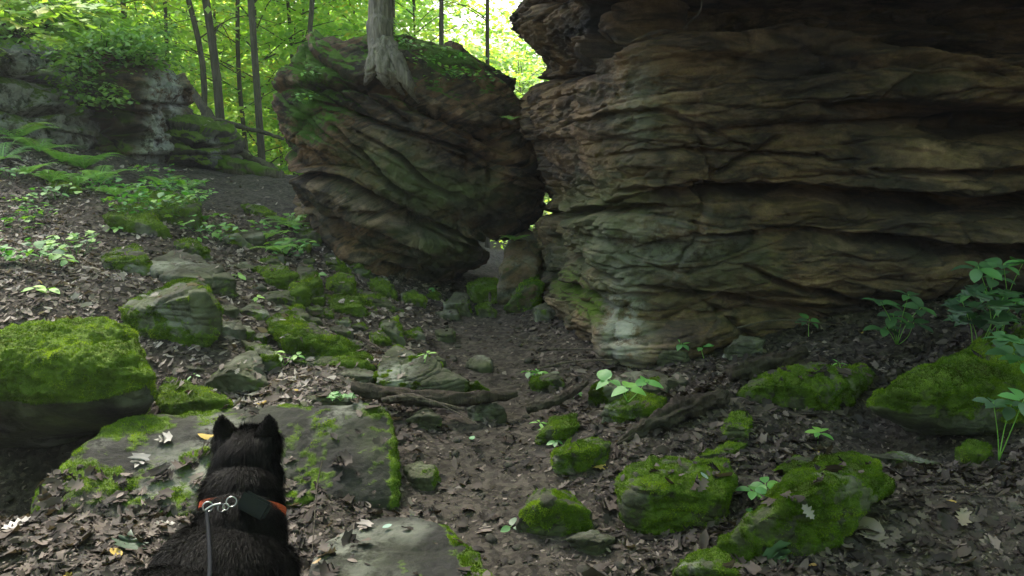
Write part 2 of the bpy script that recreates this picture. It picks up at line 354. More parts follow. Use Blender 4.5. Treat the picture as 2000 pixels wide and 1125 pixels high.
def carve(px, py, line, width, depth, warp=0):
    l = np.array(line, dtype=float); yc = np.interp(px, l[:, 0], l[:, 1])+warp
    wv = np.interp(px, l[:, 0], l[:, 2] if l.shape[1] > 2 else np.full(len(l), 1.0))
    e = sstep(l[0, 0]-15, l[0, 0]+15, px)*(1-sstep(l[-1, 0]-15, l[-1, 0]+15, px))
    d = (py-yc)/(width*wv)
    # sharp lip above, softer slope below
    prof = np.where(d < 0, np.exp(-(d*1.6)**4), np.exp(-(d*.8)**2))
    return -1.35*depth*np.clip(wv, 0, 1.6)*prof*e
def gau(px, py, cx, cy, rx, ry): return np.exp(-((px-cx)/rx)**2-((py-cy)/ry)**2)

# ------------------------------------------------------------------ cliff
plan = [(.75, 10.5), (.45, 9.3), (.30, 8.2), (.24, 7.4), (.25, 6.6), (.33, 5.9), (.46, 5.3), (.66, 4.93), (.95, 4.8), (1.4, 4.8), (1.9, 4.8), (2.5, 4.72), (3.1, 4.6), (3.8, 4.3), (4.8, 3.9), (6.5, 4.1), (7.5, 6), (7.0, 9.5), (4, 11.5), (1.8, 11.6), (.75, 10.5)]
pl = spline(plan, 4000); seg = np.linalg.norm(np.diff(pl, axis=0), axis=1); L = np.concatenate([[0], np.cumsum(seg)])
dens = np.where((pl[:, 1] < 8.6) & (pl[:, 0] < 3.9), 6.0, .7); cw_ = np.concatenate([[0], np.cumsum(seg*dens[1:])]); NU = 1000
us = np.interp(np.linspace(0, cw_[-1], NU+1)[:-1], cw_, L)
bx_ = np.stack([np.interp(us, L, pl[:, 0]), np.interp(us, L, pl[:, 1])], -1)
tn = np.roll(bx_, -2, 0)-np.roll(bx_, 2, 0); tn /= np.linalg.norm(tn, axis=1)[:, None]
nn = np.stack([tn[:, 1], -tn[:, 0]], -1)
for _ in range(12): nn = (nn+np.roll(nn, 3, 0)+np.roll(nn, -3, 0)); nn /= np.linalg.norm(nn, axis=1)[:, None]
if np.dot(nn[NU//2], bx_[NU//2]-np.array([3.5, 8])) < 0: nn = -nn
zs = np.concatenate([np.linspace(-.5, -.1, 8)[:-1], np.linspace(-.1, 2.75, 470)[:-1], np.linspace(2.75, 4.6, 60)])
NV = len(zs)
B = np.repeat(bx_[None], NV, 0); Zv = np.repeat(zs[:, None], NU, 1)
v0 = np.concatenate([B, Zv[..., None]], -1).reshape(-1, 3); n0 = np.concatenate([np.repeat(nn[None], NV, 0), np.zeros((NV, NU, 1))], -1).reshape(-1, 3)
px, py = proj(v0)
vis = (v0[:, 1] < 9) & (v0[:, 0] < 5)
wn = fbm(v0, 2, 1.3, off=31)*9+fbm(v0*np.array([1, 1, .5]), 3, 9, off=32)*5
tilt = R(-3.5)
d = strata(v0+np.array([0, 0, 0]), tilt, 40, 1.35, cx=.10, camp=.06, facet=.6, long=1.5)*sstep(4.6, 4.2, Zv.ravel()); cbed = BEDV
# named beds and crevices of the face
d += carve(px, py, [(1200, 372, .35), (1350, 370, .8), (1500, 368, 1.1), (1700, 378, 1.4), (2100, 410, 1.9)], 13, .22, wn)
d += carve(px, py, [(1600, 200, .3), (1720, 205, 1.0), (1900, 235, 1.5), (2150, 255, 1.8)], 24, .22, wn)
d += carve(px, py, [(1350, 455, .3), (1500, 457, .7), (1750, 470, 1.1), (2100, 505, 1.8)], 12, .16, wn)
d += carve(px, py, [(1450, 525, .5), (1560, 560, 1), (1740, 605, 1.1)], 9, .10, wn*.5)
d += carve(px, py, [(1250, 560, .5), (1400, 580, 1), (1620, 625, 1)], 8, .10, wn*.5)
d += carve(px, py, [(1040, 415, .9), (1120, 412, 1), (1290, 408, .6)], 9, .13, wn*.5)
d += carve(px, py, [(1060, 470, 1), (1130, 520, 1), (1210, 548, .6)], 9, .10, wn*.4)
d += carve(px, py, [(1050, 530, 1), (1120, 570, 1), (1190, 600, .8)], 8, .08, wn*.4)
d += carve(px, py, [(1120, 235, .4), (1250, 215, 1.0), (1400, 250, .6), (1560, 330, .2)], 9, .08, wn)
d += carve(px, py, [(1010, 185, 1), (1060, 150, 1), (1120, 135, .8)], 9, .12, wn*.5)
d += carve(px, py, [(1700, 330, .6), (1850, 330, 1), (2100, 350, 1.3)], 8, .10, wn)
d += carve(px, py, [(1180, 300, .6), (1400, 290, 1), (1680, 310, .5)], 7, .06, wn)
# undercut foot on the right, buttress by the corner
d -= .28*sstep(560, 640, py)*sstep(1350, 1550, px)*vis
d += .10*gau(px, py, 1250, 680, 60, 130)*vis*sstep(1165, 1200, px)-.05*sstep(560, 660, py)*sstep(1190, 1130, px)*vis
d += .07*gau(px, py, 1150, 590, 70, 60)*vis
d += .12*sstep(.42, .02, v0[:, 2])*sstep(1165, 1200, px)*sstep(1420, 1300, px)*vis
# recess under the caprock, its unseen overhang deepened to block sky light
rec_z = 0
te = np.interp(px, [1095, 1125, 1170, 1215, 1270, 1400, 1560, 1680, 1750, 1850, 2000, 2300], [-200, 118, 112, 86, 58, 58, 46, 60, 88, 100, 122, 150])+wn*.5
rec = sstep(6, -10, py-te)*sstep(1098, 1130, px)*vis
cap_ = sstep(2.27, 2.40, v0[:, 2])
d += -.85*rec*(1-cap_)+1.0*cap_*sstep(4.4, 3.2, v0[:, 2])*sstep(1090, 1200, px)*vis
d += .10*gau(py, px, 95, 1250, 22, 9999)*(px > 1150)*vis
d += .33*rec*(1-cap_)*gau(px, py, 1900, 45, 170, 26)+.75*(1-cap_)*rec*gau(px, py, 1150, 40, 60, 110)
# overhanging knob and scalloped nose on the left edge
left = sstep(1180, 1080, px)*vis
d += left*(.28*gau(px, py, 1020, 45, 70, 52)+.16*gau(py, px, 240, 1000, 70, 9999)-.12*gau(py, px, 130, 1000, 26, 9999)+.10*gau(py, px, 440, 1000, 40, 9999)-.08*gau(py, px, 385, 1000, 18, 9999)-.05*sstep(470, 600, py))
scal = fbm(v0*np.array([1, 1, 1.6]), 2, 6.5, off=60); d -= left*.06*np.abs(scal)**.7
d += .05*np.sin(px/38+fbm(v0, 2, 1.2, off=4)*4)*sstep(1260, 1180, px)*vis*sstep(300, 420, py)
v1 = v0+n0*d[:, None]
v1[:, 2] += fbm(v0, 3, 2.0, off=77)*.03
i0 = (np.arange(NV-1)[:, None]*NU+np.arange(NU)[None]); i1 = (np.arange(NV-1)[:, None]*NU+(np.arange(NU)[None]+1) % NU)
cf = np.stack([i0, i1, i1+NU, i0+NU], -1).reshape(-1, 4)
# cap: rings shrinking to the middle
top = v1[-NU:]; cen = top.mean(0); rings = [v1]; caps = []
prev = (NV-1)*NU; cur = len(v1)
for k in range(1, 9):
    rr = top+(cen-top)*(k/8.001); rr = rr.copy(); rr[:, 2] += .25*math.sin(k/8*PI/2)+fbm(rr, 3, 1.5)*.08
    rings.append(rr); a_ = np.arange(NU); b_ = (a_+1) % NU
    caps.append(np.stack([prev+a_, prev+b_, cur+b_, cur+a_], -1)); prev = cur; cur += NU
cv = np.concatenate(rings); cf = np.concatenate([cf]+caps)
pad = len(cv)-len(v1)
cn = vnormals(cv, cf)
if (cn[:len(v1)]*n0).sum() < 0: cf = cf[:, ::-1]; cn = -cn
px, py = proj(cv); nz = cn[:, 2]; nzn = fbm(cv, 4, 3, off=5); visc = np.concatenate([vis, np.zeros(pad, bool)])
alg = np.clip(.9*gau(px, py, 1180, 400, 110, 60)+.9*gau(px, py, 1150, 520, 110, 110)+.5*gau(px, py, 1420, 520, 240, 60)+.4*gau(px, py, 1820, 150, 160, 30)+.4*gau(px, py, 1350, 620, 200, 50)+.3*gau(px, py, 1230, 250, 80, 80)+.3*nzn-.12, 0, 1)*visc*.75
lic = np.clip(1.0*gau(px, py, 1215, 640, 42, 75)+.35*gau(px, py, 1240, 190, 60, 90)+.3*gau(px, py, 1300, 480, 150, 60), 0, 1)*visc
mos = np.clip((nz-.55)*1.2+nzn*.4, 0, .9)*sstep(2.6, 4, cv[:, 2])+.6*gau(px, py, 1165, 610, 30, 40)*visc+.62*gau(px, py, 1110, 560, 60, 60)*visc*(nz > .1)
cliff = obj('cliff', cv, cf, M_cliff, loc=(2.0, 6.0, 0), attrs={'moss': mos, 'algae': alg, 'lichen': lic, 'bed': np.concatenate([cbed, np.zeros(pad)])})
tag(cliff, 'huge dark brown layered sandstone cliff filling the right side of the view', 'cliff')
BVHS.append(None)

# ------------------------------------------------------------------ boulders drawn from an outline, with real depth
def lens(name, outline, Yc, D, ang, seed, mat, label, cat='boulder', lev=7, carves=(), mossf=None, scale=1.0, camp=.07, group=None, cx=.09, loc=None, nexp=2.8, coarse=.33, lean=0.0, facet=1.0, long=1.0):
    P_ = np.array([U(a, b, Yc) for a, b in outline])[:, [0, 2]]
    c = P_.mean(0); m = len(P_)
    th = np.linspace(-PI, PI, 721); Rr = np.zeros(721)
    for k, t in enumerate(th):
        dx, dz = math.cos(t), math.sin(t); best = .05
        for i in range(m):
            a = P_[i]-c; b = P_[(i+1) % m]-c; e = b-a; den = dx*e[1]-dz*e[0]
            if abs(den) < 1e-9: continue
            s_ = (a[0]*e[1]-a[1]*e[0])/den; u_ = (a[0]*dz-a[1]*dx)/den
            if s_ > 0 and -1e-6 <= u_ <= 1+1e-6: best = max(best, s_)
        Rr[k] = best
    for _ in range(3): Rr[1:-1] = (Rr[:-2]+2*Rr[1:-1]+Rr[2:])/4
    v, f = ico(lev); r = np.hypot(v[:, 0], v[:, 2]); q = (r**nexp+np.abs(v[:, 1])**nexp)**(1/nexp)
    t = np.arctan2(v[:, 2], v[:, 0]); RR = np.interp(t, th, Rr)
    base = np.stack([c[0]+RR*r/q*np.cos(t), Yc+D*v[:, 1]/q+lean*RR*r/q*np.sin(t), c[1]+RR*r/q*np.sin(t)], -1)
    n = vnormals(base, f)
    if (n*v).sum() < 0: f = f[:, ::-1]; n = -n
    d = strata(base, ang, seed, scale, cx=cx, camp=camp, coarse=coarse, facet=facet, long=long)-.02; bedv = BEDV
    px, py = proj(base); wn = fbm(base, 3, 2.2, off=seed)*8; front = n[:, 1] < .2
    for line, w_, dp in carves: d += carve(px, py, line, w_, dp*1.35, wn)*front
    d = np.where((n[:, 2] > .3) & (py < 105), np.minimum(d, .03), d)
    v = base+n*d[:, None]
    n = vnormals(v, f); px, py = proj(v); nz = fbm(v, 4, 2.5, off=seed+1)
    A = {'bed': bedv, 'moss': np.zeros(len(v)), 'algae': np.zeros(len(v)), 'lichen': np.zeros(len(v))}
    if mossf: A.update(mossf(px, py, n, nz, v))
    lo = v[:, 2].min(); L_ = loc if loc is not None else (c[0], Yc, max(lo, hz0(c[0], Yc)[0]))
    o = obj(name, v, f, mat, loc=L_, attrs=A)
    tag(o, label, cat, group); o_v = v
    BVHS.append(BVHTree.FromPolygons(v.tolist(), f.tolist()) if lev < 8 else None)
    return o, v, n, f, A
def bm_moss(px, py, n, nz, v):
    top = sstep(.25, .75, n[:, 2]+nz*.35)*.55
    side = np.clip(.75*gau(px, py, 600, 190, 50, 110)+.3*gau(px, py, 880, 130, 120, 40), 0, 1)
    mo = np.clip(top*np.interp(py, [0, 180, 260, 600], [1, 1, .4, .3])+side+nz*.25, 0, 1)
    al = np.clip(1.1*gau(px, py, 760, 320, 75, 50)+1.1*gau(px, py, 880, 375, 115, 34)+1.0*gau(px, py, 880, 490, 60, 45)+.3*gau(px, py, 760, 480, 140, 60)+.35*nz, 0, 1)
    return {'moss': mo, 'algae': al}
OB = [(560, 250), (558, 205), (576, 145), (606, 92), (645, 64), (705, 54), (760, 62), (830, 76), (900, 95), (960, 118), (1018, 150), (1046, 195), (1050, 260), (1055, 320), (1050, 372), (1036, 400), (985, 438), (942, 474), (928, 525), (920, 600), (885, 690), (730, 690), (672, 590), (645, 490), (600, 405), (590, 350), (584, 312), (570, 288)]
BO = lens('boulder', OB, 8.0, 1.15, R(25), 90, M_bould, 'massive tilted-strata boulder with a tree growing on top', lev=8, nexp=2.5, lean=-.12, camp=.075, facet=1.3, cx=.16, long=2.0, scale=1.4,
     carves=[([(570, 335, .8), (640, 352, 1), (720, 385, 1.2), (800, 430, .8), (960, 470, .5)], 8, .22), ([(600, 196, .6), (700, 225, 1), (850, 270, 1.0), (1000, 330, .5)], 6, .14),
             ([(640, 245, .8), (700, 300, 1), (770, 370, 1.2), (800, 395, .8)], 6, .14), ([(680, 250, .6), (780, 310, 1), (850, 370, .9), (940, 400, .5)], 6, .11),
             ([(650, 150, .6), (780, 175, 1), (900, 240, 1.2), (1000, 300, .8)], 9, .14), ([(700, 415, .8), (800, 440, 1), (920, 480, .6)], 6, .10), ([(700, 385, 1), (725, 400, 1), (750, 425, .7)], 5, .12),
             ([(610, 160, .6), (700, 165, 1), (800, 230, .8)], 6, .1)], mossf=bm_moss)

def crop_moss(px, py, n, nz, v):
    return {'moss': np.clip(sstep(.3, .8, n[:, 2]+nz*.4)*.55+nz*.2, 0, 1), 'lichen': np.clip(.85+nz*.6, 0, 1), 'algae': np.clip(.2+nz*.5, 0, 1)}
lens('rock_outcrop', [(-160, 30), (-40, 40), (40, 62), (100, 90), (118, 130), (125, 170), (118, 200), (138, 240), (130, 280), (60, 300), (-100, 330), (-200, 200)], 9.6, 1.0, R(0), 130, M_crop, 'pale grey lichened rock outcrop at the left edge above the ferns', 'rock outcrop', 7, mossf=crop_moss, camp=.1, scale=1.3,
     carves=[([(-50, 118, 1), (30, 125, 1), (60, 150, 1), (130, 160, .5)], 14, .35), ([(-50, 205, 1), (40, 215, 1), (140, 218, .5)], 10, .25)])
def pil(px, py, n, nz, v):
    return {'moss': np.clip(sstep(.2, .7, n[:, 2]+nz*.4)*.6*sstep(300, 240, px)+nz*.2+.15*gau(px, py, 210, 190, 60, 50), 0, 1), 'lichen': np.clip(2.2*gau(px, py, 320, 200, 32, 75)+1.8*gau(px, py, 305, 310, 42, 36)-.15, 0, 1), 'algae': np.clip(.35*gau(px, py, 200, 230, 70, 50)+nz*.4, 0, 1)}
lens('rock_outcrop', [(130, 180), (150, 130), (200, 90), (270, 95), (330, 130), (352, 170), (350, 215), (342, 250), (348, 290), (345, 340), (300, 375), (200, 370), (150, 320), (145, 240)], 10.8, 1.1, R(3), 150, M_cliff, 'dark overhanging rock outcrop with a pale lichened pillar below the leafy mound', 'rock outcrop', 7, mossf=pil, camp=.09, scale=1.2,
     carves=[([(140, 215, .8), (220, 222, 1), (300, 228, .7)], 12, .3), ([(140, 255, 1), (200, 262, 1.4), (290, 262, .8)], 22, .5)])
lens('rock_outcrop', [(338, 250), (360, 225), (400, 232), (440, 262), (446, 290), (440, 330), (400, 345), (345, 345), (332, 300)], 11.4, .8, R(3), 170, M_crop, 'low mossy rock ledge beside the pale pillar at the head of the trail', 'rock outcrop', 6, mossf=lambda px, py, n, nz, v: {'moss': np.clip(sstep(.0, .5, n[:, 2]+nz*.5)*.8+nz*.3, 0, 1), 'lichen': np.clip(.9*gau(px, py, 425, 290, 20, 20), 0, 1)}, carves=[([(350, 275, 1), (440, 285, 1)], 8, .2)])

# ------------------------------------------------------------------ loose stones
def moss_strands(rockv, f, n, m, cnt, L_, parent, loc, seed):
    r = np.random.RandomState(seed); tri = rockv[f]; ar = np.linalg.norm(np.cross(tri[:, 1]-tri[:, 0], tri[:, 2]-tri[:, 0]), axis=1)
    fm = m[f].mean(1); fn = n[f].mean(1); fc = tri.mean(1)
    facing = ((np.array([0, 0, CAMZ])-fc)*fn).sum(1) > -.6
    wgt = ar*sstep(.42, .62, fm)*facing
    if wgt.sum() < 1e-5: return
    k = r.choice(len(f), cnt, p=wgt/wgt.sum()); a, b = r.rand(2, cnt); fl = a+b > 1; a[fl] = 1-a[fl]; b[fl] = 1-b[fl]
    p = tri[k, 0]+(tri[k, 1]-tri[k, 0])*a[:, None]+(tri[k, 2]-tri[k, 0])*b[:, None]
    nn_ = fn[k]; clump = fbm(p, 3, 16, off=seed)
    dr = nn_+r.randn(cnt, 3)*.55; dr /= np.linalg.norm(dr, axis=1)[:, None]
    sd_ = np.cross(dr, r.randn(cnt, 3)); sd_ /= np.linalg.norm(sd_, axis=1)[:, None]+1e-9
    ln = L_*(.5+.8*r.rand(cnt))*(1+.9*np.clip(clump, -.6, 1)); wd = L_*.2
    v = np.stack([p-sd_*wd-nn_*.001, p+sd_*wd-nn_*.001, p+dr*ln[:, None]], 1).reshape(-1, 3)
    tone = np.clip(.45+clump*.4+.55*fbm(p, 3, 4, off=seed+2)+r.randn(cnt)*.13, 0, 1)
    o = obj('moss', v, np.arange(cnt*3).reshape(-1, 3), M_moss, parent=parent, loc=loc, smooth=False, attrs={'tone': np.repeat(tone, 3)})
    return o
ROCKV = []
def stone(outline, label, d=.3, moss=.5, Y=None, ridge=(), mat=None, lev=None, tuft=None, name='stone', seed=None, bury=.12, over=0, fr=.45, run_=None, pw=34, clump=1.0, extra=(), cat='stone', group='loose stones on the slope and trail', back=.8, rough=1.0, side=0.0):
    moss = moss+.1 if .25 < moss < .6 else moss
    O = np.array(outline, dtype=float); c = O.mean(0); y0, y1 = O[:, 1].min(), O[:, 1].max()
    seed = seed if seed is not None else int(abs(c[0]*7+c[1]*13)) % 9973; r = np.random.RandomState(seed)
    bot = O[O[:, 1] > y1-.25*(y1-y0)-1].mean(0)
    Yf = Y if Y else G(bot[0], y1)[1]
    pts = []; hpx = y1-y0; ang_ = PITCH+math.atan((y0+.3*hpx-562.5)/F)
    run = min(.75*(1-fr)*hpx/F*Yf/max(math.tan(ang_), .12), 2.2*(O[:, 0].max()-O[:, 0].min())/F*Yf)
    run = run_ if run_ is not None else run
    def YY(t): return Yf+.02+.04*t+run*max(0., t-fr)/(1-fr)
    for a, b in O:
        t = (y1-b)/hpx; q = U(a, b, YY(t)); pts.append(q)
        e = c+(np.array([a, b])-c)*back; pts.append(U(e[0], e[1], YY(t)+d*.35))
        if t < .5 and not over:
            q2 = q.copy(); q2[2] -= bury; pts.append(q2)
    if not ridge:
        yr = y1-fr*hpx; xs = []
        for i in range(len(O)):
            (a, b), (a2, b2) = O[i], O[(i+1) % len(O)]
            if (b-yr)*(b2-yr) < 0: xs.append(a+(a2-a)*(yr-b)/(b2-b))
        if len(xs) >= 2:
            xl, xr_ = min(xs), max(xs); k1, k2 = r.uniform(.05, .3), r.uniform(.7, .95); jj = r.uniform(-.12, .12)*hpx
            pts.append(U(xl+(xr_-xl)*k1, yr+jj, Yf)); pts.append(U(xl+(xr_-xl)*k2, yr-jj, Yf-.01))
    for e_ in extra: pts.append(U(*e_))
    for rd in ridge: pts.append(U(rd[0], rd[1], Yf+(rd[2] if len(rd) > 2 else 0.0)))
    pts = np.array(pts); bm = bmesh.new()
    for q in pts: bm.verts.new(q)
    res = bmesh.ops.convex_hull(bm, input=bm.verts); bmesh.ops.recalc_face_normals(bm, faces=bm.faces)
    cc = pts.mean(0); nr = np.array([q.normal[:] for q in bm.faces]); fd = np.array([(np.array(q.verts[0].co)-cc)@np.array(q.normal) for q in bm.faces]); bm.free()
    fl = fd < 0; nr[fl] *= -1; fd = np.abs(fd)+1e-4
    big = np.ptp(pts, axis=0).max(); pxw = np.ptp(O[:, 0])
    lev = lev or (7 if pxw > 170 else 6 if pxw > 55 else 5)
    v, f = ico(lev); k = v@nr.T/fd[None]
    rr = (np.clip(k, 0, None)**pw).sum(1)**(-1/pw)
    base = cc+v*rr[:, None]*1.03
    n = vnormals(base, f)
    if (n*v).sum() < 0: f = f[:, ::-1]; n = -n
    fv, fe = facets(base, (3.2/big,)*3, seed % 251); dd = big*rough*(fv*.018-.012*np.exp(-(fe/.08)**2)); dd += big*.014*rough*fbm(base, 3, 2.2/big*.8, off=seed)+big*.010*rough*fbm(base, 4, 9/big*.6, off=seed+3)+.006*fbm(base, 3, 22, off=seed+2)
    lay = layers(base[:, 2]+.1*base[:, 0]*r.randn()+.03*fbm(base, 2, 3, off=seed), seed, .06, .004, .008, .005); dd += lay*rough
    nzm = fbm(base, 4, 5, off=seed+5)+.6*fbm(base, 3, 22, off=seed+6)
    m = np.clip(moss-.04+(n[:, 2]-.45)*.12+side*.35+nzm*.7*(1-.5*moss)+.35*fbm(base, 1, 1.3/big, off=seed+11)-(.32*sstep(.7, .95, n[:, 2]) if moss < .6 else 0), 0, 1)*(moss > 0)*(sstep(-.5, -.15, n[:, 2]) if over else 1)
    dd += np.clip(m-.4, 0, .4)*(.008+clump*(.045*fbm(base, 4, 16, off=seed+7)+.05*fbm(base*np.array([1, 1, 1.8]), 3, 5, off=seed+8))*min(1, big/.4))
    v = base+n*dd[:, None]; n = vnormals(v, f)
    gz = Yf; L_ = np.array([cc[0], cc[1], v[:, 2].min()+bury*.7])
    al = np.clip(.55+.6*fbm(v, 3, 4, off=seed+9), 0, 1)*(.5+.5*moss)
    o = obj(name, v, f, mat or M_stone, loc=L_, attrs={'moss': m, 'algae': al, 'lichen': np.clip(fbm(v, 2, 3, off=seed+4)*.7, 0, 1)})
    tag(o, label, cat, group)
    if moss > .3:
        dist = Yf; area = pxw*(y1-y0)/4
        cnt = int(min(area*(2.6 if tuft is None else tuft), 90000))
        if cnt > 250: moss_strands(v, f, n, m, cnt, .0036*dist**.7, o, L_, seed)
    BVHS.append(BVHTree.FromPolygons(v.tolist(), f.tolist())); ROCKV.append((o, moss))
    return o
# foreground and left
stone([(-120, 660), (-60, 630), (30, 608), (110, 598), (230, 604), (292, 640), (322, 710), (336, 780), (300, 800), (170, 818), (0, 806), (-120, 800)], 'big domed boulder thick with green moss over a dark hollow at the left edge', 1.1, .8, Y=3.25, mat=M_slabm, lev=8, over=1, fr=.55, run_=.55, pw=9, clump=1.25, extra=[(-60, 900, 4.0), (60, 905, 4.0), (180, 875, 4.05), (280, 845, 4.1), (0, 860, 4.3), (250, 820, 4.3)], name='boulder', cat='boulder', group=None, rough=.55, side=.25)  # darker stone picked so the bare underside reads as shade
stone([(228, 600), (300, 562), (375, 540), (408, 552), (428, 608), (392, 640), (330, 668), (290, 655), (255, 625)], 'tilted block with a grey top and moss down its front behind the big domed boulder', .4, .485, ridge=[(290, 600, .02), (400, 568, .02)], side=.35)
stone([(286, 515), (340, 490), (382, 496), (462, 545), (450, 572), (415, 578), (375, 565), (320, 540)], 'large flat blue-grey slab above the tilted mossy block', .45, .12, ridge=[(420, 560, .0)])
stone([(195, 510), (215, 488), (268, 478), (288, 505), (302, 532), (250, 532), (200, 525)], 'dark mossy block touching the left end of the flat blue-grey slab', .3, .5)
stone([(318, 745), (345, 742), (372, 768), (412, 780), (474, 796), (465, 812), (380, 818), (325, 822), (310, 790)], 'bright green mossy tongue of rock between the domed boulder and the large foreground slab', .3, .85)
# big foreground slab : far edge high, near edge in the soil
SL = [(45, 985, 2.78), (150, 880, 3.05), (235, 815, 3.38), (420, 800, 3.5), (600, 792, 3.52), (748, 783, 3.5), (768, 800, 3.46), (782, 870, 3.22), (778, 985, 2.98), (700, 970, 2.96), (560, 985, 2.86), (300, 1010, 2.75), (120, 1010, 2.72)]
def slab(pts3, label, moss, mat, thick, seed, extra=(), lev=8, cnt=0, **k):
    pts = [U(*p) for p in pts3]; pts += [p-np.array([0, -.03, thick]) for p in list(pts)]; pts += [U(*p) for p in extra]; pts = np.array(pts); bm = bmesh.new()
    for q in pts: bm.verts.new(q)
    bmesh.ops.convex_hull(bm, input=bm.verts); bmesh.ops.recalc_face_normals(bm, faces=bm.faces)
    cc = pts.mean(0); nr = np.array([q.normal[:] for q in bm.faces]); fd = np.array([(np.array(q.verts[0].co)-cc)@np.array(q.normal) for q in bm.faces]); bm.free()
    fl = fd < 0; nr[fl] *= -1; fd = np.abs(fd)+1e-4
    v, f = ico(lev); v = v*np.array([1, .9, .45]); v /= np.linalg.norm(v, axis=1)[:, None]; kk = v@nr.T/fd[None]; rr = (np.clip(kk, 0, None)**26).sum(1)**(-1/26)
    base = cc+v*rr[:, None]*1.02; n = vnormals(base, f)
    if (n*v).sum() < 0: f = f[:, ::-1]; n = -n
    px, py = proj(base)
    m = np.clip(moss(px, py, n)+.5*fbm(base, 4, 4, off=seed)+.3*fbm(base, 3, 20, off=seed+1), 0, 1)
    v = base+n*(.022*fbm(base, 4, 2.2, off=seed)+.007*fbm(base, 4, 14, off=seed+2)+np.clip(m-.4, 0, .4)*(.012+.03*fbm(base, 4, 20, off=seed+7)))[:, None]
    n = vnormals(v, f); L_ = np.array([cc[0], cc[1], 0.0])
    o = obj('slab', v, f, mat, loc=L_, attrs={'moss': m, 'algae': np.clip(.2+.6*fbm(v, 3, 3), 0, 1)*.3, 'lichen': np.clip(fbm(v, 2, 3, off=4)*.5, 0, 1)})
    tag(o, label, 'slab'); BVHS.append(BVHTree.FromPolygons(v.tolist(), f.tolist())); ROCKV.append((o, .3))
    if cnt: moss_strands(v, f, n, m, cnt, .0075, o, L_, seed)
    return o
slab(SL, 'broad dark slab with patchy moss on the ground in front of the dog', lambda px, py, n: .31+.42*gau(px, py, 150, 930, 110, 80)+.5*gau(px, py, 290, 815, 120, 30)+.62*sstep(752, 772, px)+.28*gau(px, py, 640, 830, 70, 60)-.3*gau(px, py, 690, 930, 60, 40), M_slabm, .3, 500, cnt=26000)
slab([(598, 1125, 2.36), (625, 1060, 2.55), (715, 1003, 2.8), (800, 998, 2.84), (872, 1018, 2.76), (930, 1065, 2.55), (975, 1130, 2.32), (965, 1200, 2.12), (600, 1200, 2.12)], 'smooth grey slab in the bottom foreground beside the dog with a mossy right edge', lambda px, py, n: .0+.6*sstep(0, 30, (px-800)-(1-np.clip((py-1000)/130, 0, 1))*30-(py-1000)*.75)*(py < 1200), M_slabm, .2, 520, lev=7, cnt=9000)
